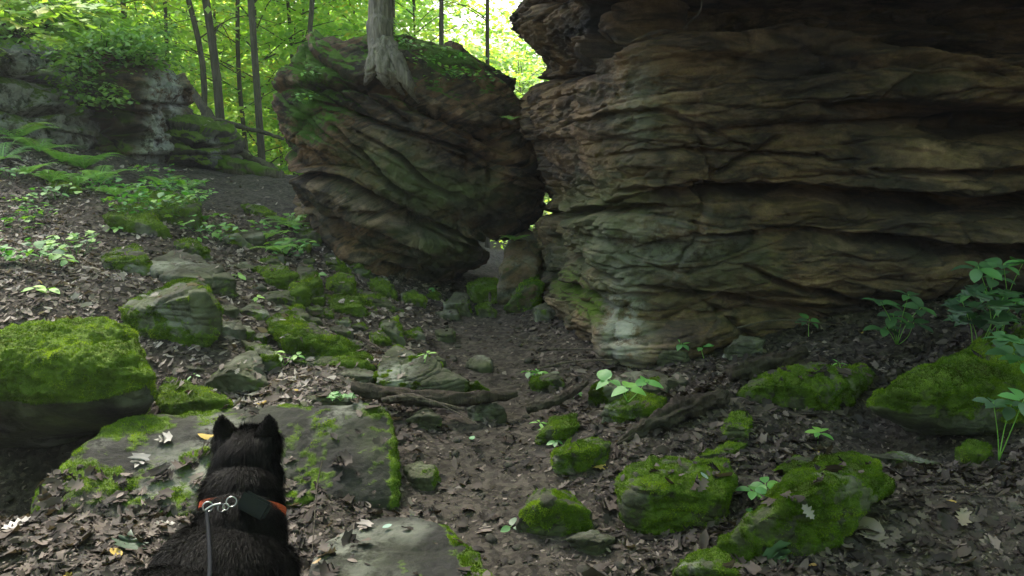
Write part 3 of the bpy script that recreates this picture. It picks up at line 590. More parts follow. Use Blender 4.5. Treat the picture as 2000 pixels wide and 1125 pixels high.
T = [
 ([(172, 405), (250, 390), (302, 420), (332, 464), (280, 462), (210, 432)], 'mossy green rock with a dark underside high on the fern slope', .5, .75, {}),
 ([(262, 375), (330, 368), (392, 400), (396, 440), (340, 447), (280, 410)], 'long mossy hump among leafy plants near the top of the slope', .6, .8, {}),
 ([(330, 470), (362, 456), (412, 490), (405, 506), (350, 496)], 'small wedge of mossy rock just above the flat blue-grey slab', .3, .55, {}),
 ([(85, 352), (120, 342), (160, 372), (110, 380)], 'small mossy hump under the left ferns', .3, .8, {}),
 ([(418, 452), (445, 441), (468, 460), (494, 484), (450, 480)], 'dark wedge-shaped stone beside the upper trail', .25, .4, {}),
 ([(458, 452), (510, 446), (518, 468), (480, 478)], 'pale flat stone on the upper trail left of the fern', .3, .15, {}),
 ([(500, 522), (548, 514), (580, 538), (566, 562), (515, 562)], 'flat-topped mossy step stone highest of the stepped stones', .3, .55, {}),
 ([(562, 540), (592, 540), (602, 572), (590, 592), (570, 584)], 'narrow mossy block leaning on the highest step stone', .2, .6, {}),
 ([(498, 572), (566, 565), (580, 590), (520, 598), (500, 588)], 'square dark step stone second from the top of the steps', .25, .4, {}),
 ([(516, 600), (588, 596), (606, 622), (562, 634), (520, 616)], 'flat grey step stone just above the long mossy slab', .25, .3, {}),
 ([(520, 622), (560, 610), (622, 638), (748, 704), (738, 716), (640, 697), (560, 672), (525, 645)], 'long slanting slab with pale top and bright moss edge', .35, .52, dict(ridge=[(560, 655, .0), (660, 690, .0)])),
 ([(556, 700), (640, 694), (702, 704), (732, 718), (640, 726)], 'low mossy ledge under the long slanting slab', .2, .6, {}),
 ([(578, 522), (608, 516), (628, 556), (602, 578), (576, 552)], 'upright mossy block right of the step stones', .25, .55, {}),
 ([(634, 545), (664, 532), (692, 538), (692, 575), (662, 580), (640, 566)], 'dark angular block with moss on its left shoulder', .25, .5, {}),
 ([(608, 490), (650, 494), (684, 532), (645, 528)], 'mossy slab sloping down below the tilted boulder', .3, .45, {}),
 ([(668, 502), (702, 510), (730, 542), (690, 538)], 'thin bright mossy slab against the foot of the tilted boulder', .3, .5, {}),
 ([(716, 552), (735, 541), (757, 543), (774, 578), (732, 584)], 'rounded mossy stone by the dark foot of the tilted boulder', .25, .65, {}),
 ([(690, 562), (740, 574), (788, 606), (745, 614), (700, 592)], 'smooth green-grey slab slanting toward the path', .3, .42, {}),
 ([(634, 580), (660, 573), (696, 582), (716, 606), (700, 622), (650, 606)], 'layered mossy block left of the smooth slanting slab', .25, .55, {}),
 ([(744, 628), (778, 618), (790, 664), (762, 670), (746, 652)], 'small pale green block at the left of the path', .2, .45, {}),
 ([(722, 650), (745, 645), (765, 668), (745, 678), (725, 670)], 'small rounded green stone left of the pale green block', .18, .5, {}),
 ([(788, 650), (820, 643), (830, 658), (795, 662)], 'small flat mossy stone right of the pale green block', .18, .5, {}),
 ([(780, 572), (808, 564), (829, 586), (798, 599)], 'mossy triangular stone at the end of the stone bank', .25, .7, {}),
 ([(830, 574), (850, 568), (866, 580), (845, 584)], 'little mossy stone under the tilted boulder edge', .2, .5, {}),
 ([(866, 592), (888, 568), (914, 572), (922, 612), (885, 610)], 'domed grey-green stone in the middle of the far path', .3, .3, {}),
 ([(852, 609), (892, 604), (899, 617), (865, 621)], 'small dark flat stone lying on the far path', .2, .05, {}),
 ([(910, 558), (940, 543), (980, 547), (978, 582), (930, 588)], 'sunlit green mossy stone in the gap between the boulder and the cliff', .4, .85, {}),
 ([(925, 598), (955, 590), (970, 612), (940, 614)], 'small mossy slab below the green stone in the gap', .2, .5, {}),
 ([(970, 575), (980, 510), (1000, 462), (1030, 446), (1060, 470), (1065, 590), (1010, 604), (975, 600)], 'tall dark rock standing against the foot of the cliff in the gap', .5, .1, dict(Y=6.7, rough=.8, mat=M_bould)),
 ([(985, 602), (1010, 560), (1046, 520), (1058, 560), (1050, 605)], 'leaning slab striped with bright moss against the foot of the cliff', .3, .55, dict(Y=6.35, mat=M_bould)),
 ([(736, 745), (742, 705), (766, 673), (832, 700), (900, 738), (955, 768), (880, 778), (790, 766)], 'wide triangular mossy-grey slab beside the path above the dark log', .3, .3, dict(ridge=[(790, 755, .0)])),
 ([(398, 750), (468, 692), (500, 684), (528, 748), (470, 768)], 'flat grey slab lying flush in the leaves left of centre', .4, .15, dict(ridge=[])),
 ([(468, 662), (530, 678), (548, 702), (522, 718), (500, 690)], 'dark mossy edge stone above the flush grey slab', .2, .45, {}),
 ([(408, 632), (468, 624), (482, 644), (425, 652)], 'thin grey stone in the leaves right of the tilted block', .25, .0, {}),
 ([(468, 608), (498, 590), (528, 612), (498, 626)], 'small grey wedge stone left of the flat step stone', .2, .1, {}),
 ([(358, 714), (392, 708), (402, 722), (370, 730)], 'fist-sized grey stone on the bare soil beside the domed boulder', .15, .0, {}),
 ([(640, 642), (668, 632), (690, 652), (665, 660)], 'small grey stone right of the long slanting slab', .18, .1, {}),
 ([(636, 732), (698, 716), (744, 730), (700, 748)], 'pale green flat stone at the foot of the long slanting slab', .2, .3, {}),
 ([(585, 775), (650, 765), (694, 780), (640, 798)], 'smooth bluish stone behind the large foreground slab', .2, .05, {}),
 ([(908, 708), (935, 692), (963, 700), (962, 718), (925, 722)], 'dark rounded stone half buried in the middle path', .2, .15, dict(fr=.2, pw=10)),
 ([(850, 646), (884, 641), (892, 660), (855, 664)], 'dull green stone bedded in the path', .2, .25, {}),
 ([(910, 790), (955, 776), (988, 796), (962, 812), (920, 808)], 'rounded brown stone below the dark log', .2, .15, {}),
 ([(792, 820), (830, 792), (862, 816), (830, 830)], 'pointed dark stone under the dark log', .18, .1, {}),
 ([(784, 908), (820, 898), (856, 914), (850, 942), (800, 940)], 'grey stone with a green mossy cap right of the large foreground slab', .2, .45, dict(fr=.2, pw=12)),
 ([(1080, 884), (1108, 865), (1160, 852), (1194, 862), (1186, 884), (1150, 900), (1092, 932), (1082, 910)], 'mossy block with a square front in the middle foreground', .2, .62, dict(ridge=[(1090, 888, .0), (1150, 878, .0)])),
 ([(1154, 906), (1166, 878), (1192, 876), (1188, 906), (1168, 916)], 'small dull green stone touching the square-fronted mossy block', .12, .5, {}),
 ([(1010, 1002), (1050, 954), (1102, 958), (1158, 1002), (1120, 1030), (1060, 1038)], 'dark pyramid-shaped stone with moss on its left and top edge', .2, .48, dict(ridge=[(1075, 975, -.02)])),
 ([(1198, 932), (1250, 906), (1330, 893), (1424, 898), (1420, 960), (1402, 1012), (1350, 1024), (1270, 1002), (1220, 972)], 'broad low mossy rock with a pale leaf lying on it', .4, .66, {}),
 ([(1368, 888), (1400, 865), (1462, 866), (1442, 890), (1400, 902)], 'mossy shelf behind the broad low mossy rock', .2, .6, {}),
 ([(1408, 862), (1412, 828), (1430, 804), (1470, 814), (1462, 842)], 'small upright mossy stone above the mossy shelf', .15, .7, {}),
 ([(1438, 768), (1478, 735), (1600, 710), (1692, 710), (1702, 738), (1640, 766), (1560, 788), (1450, 794)], 'long bright mossy rock between the cliff foot and the leaves', .35, .7, {}),
 ([(1388, 1080), (1450, 1008), (1530, 944), (1600, 893), (1650, 880), (1722, 904), (1740, 950), (1700, 992), (1600, 1042), (1500, 1074), (1440, 1106), (1400, 1100)], 'long ridged rock mossy on top with a bare dark flank at lower right', .3, .72, dict(ridge=[(1470, 1030, -.02), (1620, 945, .0)])),
 ([(1316, 1112), (1350, 1086), (1400, 1074), (1452, 1100), (1450, 1145), (1330, 1145)], 'bright mossy stone cut by the bottom edge of the picture', .2, .6, {}),
 ([(1042, 856), (1078, 816), (1126, 808), (1132, 830), (1092, 864)], 'narrow mossy stone leaning left of the square-fronted block', .15, .6, {}),
 ([(1148, 765), (1190, 736), (1260, 724), (1312, 734), (1302, 764), (1222, 784), (1160, 788)], 'long grey-green stone near the corner of the cliff', .3, .3, {}),
 ([(1178, 795), (1238, 764), (1304, 774), (1284, 812), (1228, 824)], 'mossy stone under the broad-leaved seedling', .25, .6, {}),
 ([(1298, 745), (1325, 727), (1345, 745), (1318, 758)], 'small dark stone at the right end of the long grey-green stone', .15, .1, {}),
 ([(1866, 876), (1898, 858), (1936, 870), (1932, 902), (1886, 906)], 'small round mossy stone under the dark overhanging rock', .15, .7, {}),
 ([(1508, 924), (1550, 889), (1604, 895), (1572, 922), (1530, 938)], 'dull low mossy stone behind the long ridged rock', .18, .5, {}),
 ([(1686, 888), (1760, 878), (1836, 905), (1760, 916)], 'low dark stone in the leaves right of the long ridged rock', .2, .25, {}),
 ([(1414, 680), (1448, 655), (1494, 664), (1484, 684)], 'pale tan stone resting at the cliff foot', .2, .0, dict(Y=4.5)),
 ([(1284, 702), (1300, 667), (1342, 680), (1348, 704)], 'pointed brown stone leaning on the cliff foot', .2, .0, dict(Y=4.55)),
 ([(1038, 738), (1088, 724), (1104, 752), (1052, 760)], 'dull green stone right of the path below the cliff nose', .2, .3, {}),
 ([(1105, 1052), (1165, 1035), (1205, 1050), (1160, 1072)], 'flat dark stone sunk in the soil below the pyramid-shaped stone', .15, .0, {}),
 ([(560, 440), (602, 436), (628, 462), (590, 478)], 'mossy stone beside the trailside fern', .3, .6, {}),
 ([(596, 498), (618, 502), (612, 520), (590, 520)], 'small grey stone above the upright mossy block', .15, .1, {}),
 ([(1040, 600), (1075, 590), (1085, 612), (1050, 618)], 'small dark stone at the cliff nose', .15, .2, dict(Y=6.0)),
 ([(420, 600), (450, 594), (466, 604), (430, 612)], 'thin flat grey stone at the right foot of the tilted block', .2, .0, {}),
 ([(486, 560), (508, 553), (520, 563), (496, 569)], 'small dark flat stone between the two dark step stones', .15, .2, {}),
 ([(500, 509), (530, 503), (552, 511), (520, 517)], 'thin mossy flat stone above the highest step stone', .2, .5, {}),
 ([(598, 600), (622, 594), (636, 606), (610, 614)], 'small flat mossy stone right of the flat step stone', .15, .5, {}),
 ([(832, 702), (855, 695), (872, 702), (845, 708)], 'small flat stone on the path edge above the wide triangular slab', .15, .1, {}),
 ([(540, 646), (500, 650), (488, 664), (520, 668)], 'low flat grey stone left of the long slanting slab', .2, .3, {}),
 ([(440, 520), (480, 512), (498, 524), (462, 532)], 'flat stone in the soil right of the flat blue-grey slab', .2, .35, {}),
 ([(640, 470), (672, 468), (690, 486), (660, 490)], 'small mossy stone against the lower left of the tilted boulder', .2, .5, {}),
 ([(470, 400), (520, 405), (545, 425), (500, 425)], 'low mossy stone in the bare upper trail bank', .3, .5, {}),
]
for O_, lab, d_, m_, k_ in T: stone(O_, lab, d_, m_, **k_)
for i, (cx_, cy_, w_, h_, m_) in enumerate([(445, 575, 34, 14, .3), (480, 540, 30, 12, .1), (534, 582, 26, 12, .4), (470, 645, 40, 16, .3), (610, 628, 36, 15, .5), (640, 612, 26, 14, .4), (668, 628, 34, 14, .35), (700, 640, 30, 14, .5), (622, 582, 26, 15, .5), (610, 660, 30, 12, .2), (725, 612, 30, 13, .5), (690, 672, 36, 14, .3), (590, 480, 34, 15, .5), (540, 500, 30, 12, .4), (755, 600, 26, 12, .4), (660, 520, 30, 16, .5)]):
    r = random.Random(i*7+1); o_ = [(cx_+w_*.62*math.cos(a)*r.uniform(.8, 1.15), cy_+h_*.6*math.sin(a)*r.uniform(.8, 1.15)) for a in (.3, 1.3, 2.3, 3.4, 4.3, 5.4)]
    stone(o_, 'small flat stone packed into the stepped bank below the tilted boulder', .2, m_, fr=.3+.3*r.random(), group='small flat stones of the stepped bank')
stone([(1668, 795), (1700, 768), (1755, 728), (1850, 690), (1925, 655), (1990, 622), (2090, 600), (2120, 780), (2020, 850), (1940, 845), (1850, 815), (1770, 800), (1700, 808)], 'large wedge-shaped mossy boulder overhanging a black hollow at the right edge', .9, .68, Y=3.35, lev=8, over=1, fr=.35, run_=.7, pw=12, clump=1.1, extra=[(1780, 855, 3.75), (1880, 900, 3.8), (1980, 900, 3.8), (2080, 880, 3.8)], name='boulder', cat='boulder', group=None, rough=.7)
stone([(1985, 640), (2000, 600), (2060, 560), (2160, 560), (2160, 700), (2010, 700)], 'mossy rock behind the leafy plants at the far right edge', .5, .6, Y=3.9)

# pebbles: too many to count
rs = np.random.RandomState(3); PB = []
for k in range(900):
    x = rs.uniform(-3.2, 3.2); y = rs.uniform(2, 7.2); v, f = ico(2); s = rs.uniform(.006, .028)
    if k < 60: s *= 1.5
    q = v*np.array([1, rs.uniform(.6, 1), rs.uniform(.35, .7)])*s; q = q*(1+.35*fbm(q/s, 2, 1.3, off=k)[:, None]); a = rs.uniform(0, 6.3)
    q = q@np.array([[math.cos(a), -math.sin(a), 0], [math.sin(a), math.cos(a), 0], [0, 0, 1]]); PB.append((q+np.array([x, y, 0]), f, x, y, s))
zz = hz([p[2] for p in PB], [p[3] for p in PB])
pv, pf = join([(p[0]+np.array([0, 0, zz[i]+p[4]*.1]), p[1]) for i, p in enumerate(PB)])
z0 = np.zeros(len(pv))
tag(obj('gravel', pv, pf, M_stone, attrs={'moss': z0, 'algae': z0, 'lichen': z0}), 'small scattered pebbles in the soil', kind='stuff')

# ------------------------------------------------------------------ drop on surfaces
BV = [b for b in BVHS if b is not None]
def drop(x, y, zmax=2.6, only_ground=False):
    best = None; bn = None; bi = -1
    for i, b in enumerate(BV[:1] if only_ground else BV):
        h = b.ray_cast(Vector((x, y, zmax)), Vector((0, 0, -1)))
        if h[0] is not None and (best is None or h[0].z > best.z): best, bn, bi = h[0], h[1], i
    return best, bn, bi
# ------------------------------------------------------------------ leaf shapes (unit length along +y, fan triangles)
def lobed(kind):
    if kind == 'oak': h = [(0, 0), (.08, .1), (.2, .14), (.12, .25), (.33, .36), (.16, .46), (.36, .62), (.15, .68), (.24, .86), (.08, .88), (0, 1)]
    elif kind == 'maple': h = [(0, 0), (.2, .08), (.5, .15), (.36, .28), (.56, .5), (.3, .46), (.34, .72), (.13, .62), (.1, .8), (0, 1)]
    elif kind == 'oval': h = [(0, 0), (.18, .12), (.28, .32), (.29, .55), (.19, .8), (0, 1)]
    elif kind == 'heart': h = [(0, .04), (.16, 0), (.33, .1), (.4, .3), (.32, .6), (.15, .85), (0, 1)]
    else: h = [(0, 0), (.16, .3), (.14, .7), (0, 1)]
    h = np.array(h); n = len(h); mid = np.stack([np.zeros(n), h[:, 1]], -1)
    v = np.concatenate([mid, h, h*np.array([-1, 1])]); f = []
    for i in range(n-1):
        for o_, s in ((n, 1), (2*n, -1)):
            for t in ((i, o_+i, o_+i+1), (i, o_+i+1, i+1)): f.append(t if s > 0 else t[::-1])
    v3 = np.concatenate([v, np.zeros((len(v), 1))], 1); return v3, np.array(f)
SHAPES = {k: lobed(k) for k in ('oak', 'maple', 'oval', 'heart', 'slim')}
def curl(v, fold, bend, tw=0):
    q = v.copy(); q[:, 2] = np.abs(q[:, 0])*fold + bend*(q[:, 1]-.5)**2 + tw*q[:, 0]*(q[:, 1]-.5); return q
def place(v, size, pos, az, normal=(0, 0, 1), tilt=0, roll=0):
    M = Matrix.Rotation(az, 3, 'Z')@Matrix.Rotation(tilt, 3, 'X')@Matrix.Rotation(roll, 3, 'Y')
    q = Vector((0, 0, 1)).rotation_difference(Vector(normal)).to_matrix()@M
    return (v*size)@np.array(q).T+np.asarray(pos)
# ------------------------------------------------------------------ leaf litter
def litter(n, ylo, yhi, kinds, smin, smax, seed, xr=.72, skiprock=.9):
    r = np.random.RandomState(seed); Vv, Ff, Tn, cnt = [], [], [], 0
    YS = ylo+(yhi-ylo)*r.rand(n)**.85; XS = r.uniform(-1, 1, n)*YS*xr; NZ = np.where((XS < -.6) & (YS > 3.8), .55, .3)+.6*sstep(-.35, .15, fbm(np.stack([XS, YS, XS*0], -1), 4, 1.7, off=seed))
    for k in range(n):
        y = YS[k]; x = XS[k]
        dens = .95-1.0*math.exp(-((x+.1+.05*(y-4))/.5)**2)*(y > 2.4)
        dens = max(dens, .07)*NZ[k]*(.6 if y < 3 and x < -.3 else 1)
        if 8.2 < y < 12 and -4.2 < x < -1.6: dens *= .15
        if y > 7.3 and x > -2.6: dens *= .25
        if r.rand() > dens: continue
        if x > .35 and y > 5.0: continue
        if (x < -1.35 and 2.95 < y < 4.0) or (x > 1.45 and 3.25 < y < 3.7): continue
        best, bn, bi = drop(x, y)
        if best is None: continue
        if bi > 0 and r.rand() < (.3 if y < 2.97 and x < -.62 else skiprock): continue
        if bi > 0 and bn.z < .6: continue
        sh, f = SHAPES[kinds[r.randint(len(kinds))]]
        s = smin+(smax-smin)*r.rand()**1.4; s *= 1.3 if r.rand() < .06 else 1
        v = curl(sh-np.array([0, .5, 0])+np.array([0, .5, 0]), r.uniform(-.35, .5), r.uniform(-.5, .9), r.uniform(-1, 1)); v[:, 1] -= .5
        v[:, 0] *= r.uniform(.75, 1.15)
        v = place(v, s, (best.x, best.y, best.z+r.uniform(.002, .018)), r.uniform(0, 6.3), bn, r.normal(0, .3), r.normal(0, .3))
        Vv.append(v); Ff.append(f+cnt); cnt += len(v)
        t = r.beta(1.3, 1.9)*.93+(.3 if y > 3.8 and x < -.6 else -.17); t = 1.0 if r.rand() < .0015 else min(t, .96)  # left-slope leaves painted paler for the open sky light there
        Tn.append(np.full(len(v), t))
    return np.concatenate(Vv), np.concatenate(Ff), np.concatenate(Tn)
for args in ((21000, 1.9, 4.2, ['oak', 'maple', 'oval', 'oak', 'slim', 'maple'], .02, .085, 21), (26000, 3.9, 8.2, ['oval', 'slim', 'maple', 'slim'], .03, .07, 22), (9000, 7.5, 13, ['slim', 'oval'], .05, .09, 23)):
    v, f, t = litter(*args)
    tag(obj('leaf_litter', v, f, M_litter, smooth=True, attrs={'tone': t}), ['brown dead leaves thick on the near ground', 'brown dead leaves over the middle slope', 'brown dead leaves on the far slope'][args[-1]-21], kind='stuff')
def litter_bits():
    r = np.random.RandomState(5); n = 60000; y = 1.9+6*r.rand(n)**1.2; x = r.uniform(-1, 1, n)*y*.72; keep = r.rand(n) > .75*np.exp(-((x+.1+.05*(y-4))/.45)**2); x, y = x[keep], y[keep]; n = len(x); z = hz(x, y)+r.uniform(.0, .008, n)
    a = r.uniform(0, 6.3, n); L_ = r.uniform(.004, .016, n)*(y/3)**.4; w_ = L_*r.uniform(.2, .8, n)
    d = np.stack([np.cos(a), np.sin(a), r.normal(0, .35, n)], -1); s = np.stack([-np.sin(a), np.cos(a), r.normal(0, .5, n)], -1); c = np.stack([x, y, z], -1)
    v = np.stack([c-d*L_[:, None], c+s*w_[:, None], c+d*L_[:, None], c-s*w_[:, None]], 1).reshape(-1, 3)
    tag(obj('leaf_debris', v, np.arange(4*n).reshape(-1, 4), M_litter, smooth=False, attrs={'tone': np.repeat(r.beta(1.3, 1.8, n)*.9, 4)}), 'crumbled bits of dead leaves in the soil', kind='stuff')
litter_bits()

# individual eye-catching leaves
LM = {}
def leafm(name, col):
    if name not in LM: LM[name] = leaf_mat(name, [(0, tuple(c*.45 for c in col)), (1, tuple(c*.6 for c in col))], .2)
    return LM[name]
for px_, py_, size, sh, col, lab in [(712, 1033, .085, 'maple', (.26, .2, .17), 'large pale curled dead leaf on the smooth grey slab'), (757, 1033, .05, 'oval', (.2, .42, .33), 'pale teal leaf lying beside the large pale dead leaf'), (622, 1103, .045, 'oval', (.42, .25, .05), 'ochre yellow leaf on the smooth grey slab near the dog'),
        (1373, 934, .055, 'oval', (.3, .45, .36), 'pale blue-green leaf on top of the broad low mossy rock'), (922, 861, .05, 'heart', (.12, .42, .15), 'light green fallen leaf alone on the brown path'), (320, 862, .10, 'maple', (.25, .23, .2), 'pale grey lobed leaf on the broad dark slab left of the dog'), (272, 905, .11, 'maple', (.17, .16, .15), 'drooping grey lobed leaf on the left of the broad dark slab'),
        (35, 1030, .13, 'oak', (.3, .27, .25), 'large pale oak leaf at the bottom left corner'), (320, 1030, .10, 'oak', (.3, .27, .23), 'pale oak leaf by the dog left shoulder'), (250, 1065, .15, 'maple', (.03, .08, .03), 'dark green maple leaf on the ground left of the dog'), (1880, 1015, .12, 'oak', (.36, .27, .19), 'tan oak leaf in the leaves at lower right'),
        (1700, 1050, .13, 'maple', (.27, .22, .18), 'large pale maple leaf right of the long ridged rock'), (1588, 1110, .04, 'oval', (.55, .33, .04), 'small orange-yellow leaf near the bottom edge'), (1520, 1075, .13, 'maple', (.07, .2, .05), 'torn green maple leaf at the bottom end of the long ridged rock'), (1575, 1000, .08, 'oak', (.33, .29, .25), 'pale crumpled leaf below the long ridged rock')]:
    d_ = ray(px_, py_); o_ = Vector((0, 0, CAMZ)); hit = None
    for b in BV:
        h = b.ray_cast(o_, Vector(d_).normalized(), 40)
        if h[0] is not None and (hit is None or h[3] < hit[3]): hit = h
    if hit is None: continue
    r = random.Random(px_); nrm = hit[1] if hit[1].z > 0 else -hit[1]
    v, f = SHAPES[sh]; v = curl(v, r.uniform(.1, .3), r.uniform(.1, .5), r.uniform(-.5, .5)); v[:, 1] -= .5
    P_ = hit[0]+nrm*.012
    q = place(v, size*.75, (0, 0, 0), r.uniform(0, 6.3), nrm, 0, 0)
    o = obj('fallen_leaf', q, f, leafm('leaf %d' % px_, col), attrs={'tone': np.full(len(q), .5)}); o.location = P_
    tag(o, lab, 'leaf', 'single leaves that stand out on the ground')

# ------------------------------------------------------------------ logs, roots and sticks
def log(name, pts, rad, mat, label, cat, n=24, rough=.45, moss=0, seed=1, group=None):
    P_ = np.array([U(*p) for p in pts]); P_ = spline(P_, 120); P_ = P_+np.stack([fbm(P_, 3, 3, off=seed), fbm(P_, 3, 3, off=seed+1), fbm(P_, 3, 3, off=seed+2)], -1)*rad[0]*.5
    rr = np.interp(np.linspace(0, 1, 120), np.linspace(0, 1, len(rad)), rad)
    v, f = tube(P_, rr, n, rough, seed); L_ = P_[len(P_)//2]
    nm = vnormals(v, f)
    if ((v-P_.mean(0))*nm).sum() < 0: nm = -nm
    m = np.clip(nm[:, 2]+fbm(v, 3, 5), 0, 1)*moss
    return tag(obj(name, v, f, mat, loc=L_, attrs={'moss': m}), label, cat, group)
log('fallen_log', [(690, 757, 3.95), (760, 768, 3.9), (850, 778, 3.88), (930, 776, 3.95), (1010, 768, 4.05)], [.028, .04, .04, .035, .015], M_rot, 'dark rotting log lying across the path behind the large foreground slab', 'log')
log('fallen_branch', [(745, 782, 3.8), (800, 775, 3.82), (860, 790, 3.8), (905, 800, 3.82)], [.012, .018, .012, .006], M_twig, 'pale broken branch under the dark rotting log', 'branch')
log('fallen_log', [(1205, 868, 3.42), (1260, 835, 3.5), (1330, 800, 3.62), (1420, 775, 3.75)], [.006, .035, .044, .03], M_rot, 'curved piece of dark bark in the right leaves', 'log', n=30, rough=.9)
log('fallen_log', [(1425, 735, 4.05), (1490, 712, 4.15), (1575, 690, 4.25)], [.03, .05, .025], M_rot, 'black decayed log near the foot of the cliff', 'log', rough=.7)
log('fallen_branch', [(1030, 800, 3.9), (1080, 785, 3.9), (1110, 770, 4.0), (1150, 745, 4.2)], [.022, .022, .02, .01], M_rot, 'crooked dark root running from the path to the cliff corner', 'root', rough=.5)
log('fallen_log', [(400, 318, 11.3), (450, 328, 11.3), (545, 352, 11.0)], [.07, .13, .12], M_bark, 'mossy fallen log at the top of the trail beside the trees', 'log', moss=1.6, seed=4)
log('dead_tree', [(362, 162, 13), (400, 212, 12.8), (455, 290, 12.5), (545, 345, 12)], [.05, .07, .09, .1], M_bark, 'dead trunk leaning down to the right between the forest trees', 'trunk')
log('fallen_branch', [(345, 222, 12.2), (430, 236, 12.2), (500, 255, 12.1), (552, 270, 12.0)], [.04, .04, .03, .02], M_bark, 'thin dead branch lying nearly level across the forest trees', 'branch')
log('hanging_root', [(1372, -20, 4.5), (1368, 20, 4.5), (1350, 40, 4.5), (1332, 55, 4.5)], [.004, .004, .003, .002], M_twig, 'thin pale root hanging in the dark recess of the cliff', 'root')
log('stick', [(957, 560, 7.0), (958, 600, 6.6), (959, 640, 6.4)], [.012, .012, .01], M_twig, 'pale upright stick in the far path in front of the gap', 'stick', group='sticks')
for pts, rad, lab in [([(0, 1112, 2.4), (80, 1065, 2.55), (130, 1020, 2.7), (190, 980, 2.85), (265, 966, 2.85)], [.007, .006, .004, .002], 'long thin curved twig at the bottom left'), ([(75, 1095, 2.45), (120, 1050, 2.6), (170, 985, 2.85)], [.005, .003], 'straight short twig beside the long curved twig'),
        ([(700, 655, 5.2), (740, 680, 4.9), (790, 700, 4.75)], [.008, .004], 'thin stick on the bank left of the path'), ([(1210, 860, 3.5), (1150, 812, 3.8), (1195, 790, 3.9)], [.004, .003], 'bent twig beside the narrow mossy stone'), ([(1070, 683, 5.0), (1120, 682, 5.0), (1180, 684, 4.8)], [.008, .006], 'pale stick at the foot of the cliff nose'),
        ([(1050, 720, 4.6), (1120, 706, 4.7), (1200, 702, 4.6)], [.007, .004], 'brown stick running to the cliff corner'), ([(200, 510, 5.9), (160, 520, 5.9), (120, 540, 5.6)], [.008, .005], 'forked stick on the leafy slope at left'), ([(860, 790, 3.75), (900, 810, 3.7), (938, 832, 3.6)], [.004, .002], 'curled thin twig below the dark rotting log'),
        ([(630, 900, 2.9), (618, 960, 2.8), (610, 1080, 2.5)], [.003, .002], 'fine straw stalk right of the dog'), ([(1440, 640, 4.6), (1520, 625, 4.6), (1640, 635, 4.5)], [.006, .004], 'thin bare root along the cliff foot'), ([(575, 560, 6.4), (630, 565, 6.2), (660, 575, 6.1)], [.006, .004], 'short dark twig among the stepped stones')]:
    P_ = [(a, b, Y if Y else 0) for a, b, Y in pts]; Q = []
    for a, b, Y in P_:
        g = G(a, b) if b > 480 else U(a, b, Y); Q.append((a, b, min(Y, g[1])))
    log('stick', Q, rad, M_twig, lab, 'stick', n=6, rough=.1, group='sticks')

# ------------------------------------------------------------------ foliage generators
def rnd_sprays(r, cen, rad, nsp, lps, leaf, spray=.5, flat=.12, droop=.25, shell=False, kind='slim'):
    """nsp sprays in an ellipsoid; each a shallow tray of leaves"""
    u = r.randn(nsp, 3); u /= np.linalg.norm(u, axis=1)[:, None]; k = r.rand(nsp)**(1/3.) if not shell else .7+.3*r.rand(nsp)
    c = cen+u*k[:, None]*rad; n = nsp*lps
    sc = np.repeat(c, lps, 0); a = r.uniform(0, 2*PI, n); q = np.sqrt(r.rand(n))*spray*np.repeat(r.uniform(.6, 1.3, nsp), lps)
    tl = np.repeat(r.normal(0, .22, (nsp, 2)), lps, 0)
    off = np.stack([np.cos(a)*q, np.sin(a)*q, r.normal(0, flat*.5, n)], -1); off[:, 2] += off[:, 0]*tl[:, 0]+off[:, 1]*tl[:, 1]-droop*q**2
    p = sc+off; az = a+r.normal(0, .6, n); L_ = leaf*r.uniform(.6, 1.25, n); W_ = L_*r.uniform(.28, .42, n)
    d = np.stack([np.cos(az), np.sin(az), r.normal(-.25, .3, n)], -1); s = np.stack([-np.sin(az), np.cos(az), r.normal(0, .45, n)], -1)
    v = np.stack([p, p+d*L_[:, None]*.45+s*W_[:, None], p+d*L_[:, None], p+d*L_[:, None]*.45-s*W_[:, None]], 1).reshape(-1, 3)
    tone = np.repeat(np.clip(np.repeat(r.normal(.45, .2, nsp), lps)+r.normal(0, .12, n), 0, 1), 4)
    return v, np.arange(4*n).reshape(-1, 4), tone, c
# crown meshes, shared between trees
CR = []
for k in range(4):
    r = np.random.RandomState(100+k)
    v, f, t, _ = rnd_sprays(r, np.array([0, 0, 8.5]), np.array([2.8, 2.8, 3.2]), 240, 26, .13, .62, .12); CR.append(mesh('crown', v, f, M_leaf, False, {'tone': t}))
US, UST = [], []
for k in range(5):
    r = np.random.RandomState(200+k)
    v, f, t, c = rnd_sprays(r, np.array([0, 0, 3.3]), np.array([2.3, 2.3, 3.0]), 190, 26, .115, .5, .07, .18); t = np.clip(t+.12, 0, 1)
    US.append(mesh('crown', v, f, M_leaf, False, {'tone': t}))
    parts = []
    top = np.array([r.normal(0, .2), r.normal(0, .2), 6.0]); parts.append(tube(spline([(0, 0, -.6), (r.normal(0, .1), r.normal(0, .1), 2.5), tuple(top)], 20), np.linspace(.045, .012, 20), 6))
    for q in c[:26]:
        z_ = max(.5, q[2]-.5); b = np.array([0, 0, z_]); parts.append(tube(spline([b, (b+q)/2+np.array([0, 0, .15]), q], 6), np.linspace(.014, .004, 6), 4))
    v, f = join(parts); UST.append(mesh('trunk', v, f, M_bark, True, {'moss': np.zeros(len(v))}))
def inst(name, me, parent, rz=0, s=1, loc=(0, 0, 0)):
    o = bpy.data.objects.new(name, me); COL.objects.link(o); o.parent = parent; o.rotation_euler = (0, 0, rz); o.scale = (s, s, s); o.location = loc; return o
TG = 'tall forest trees behind the rocks'
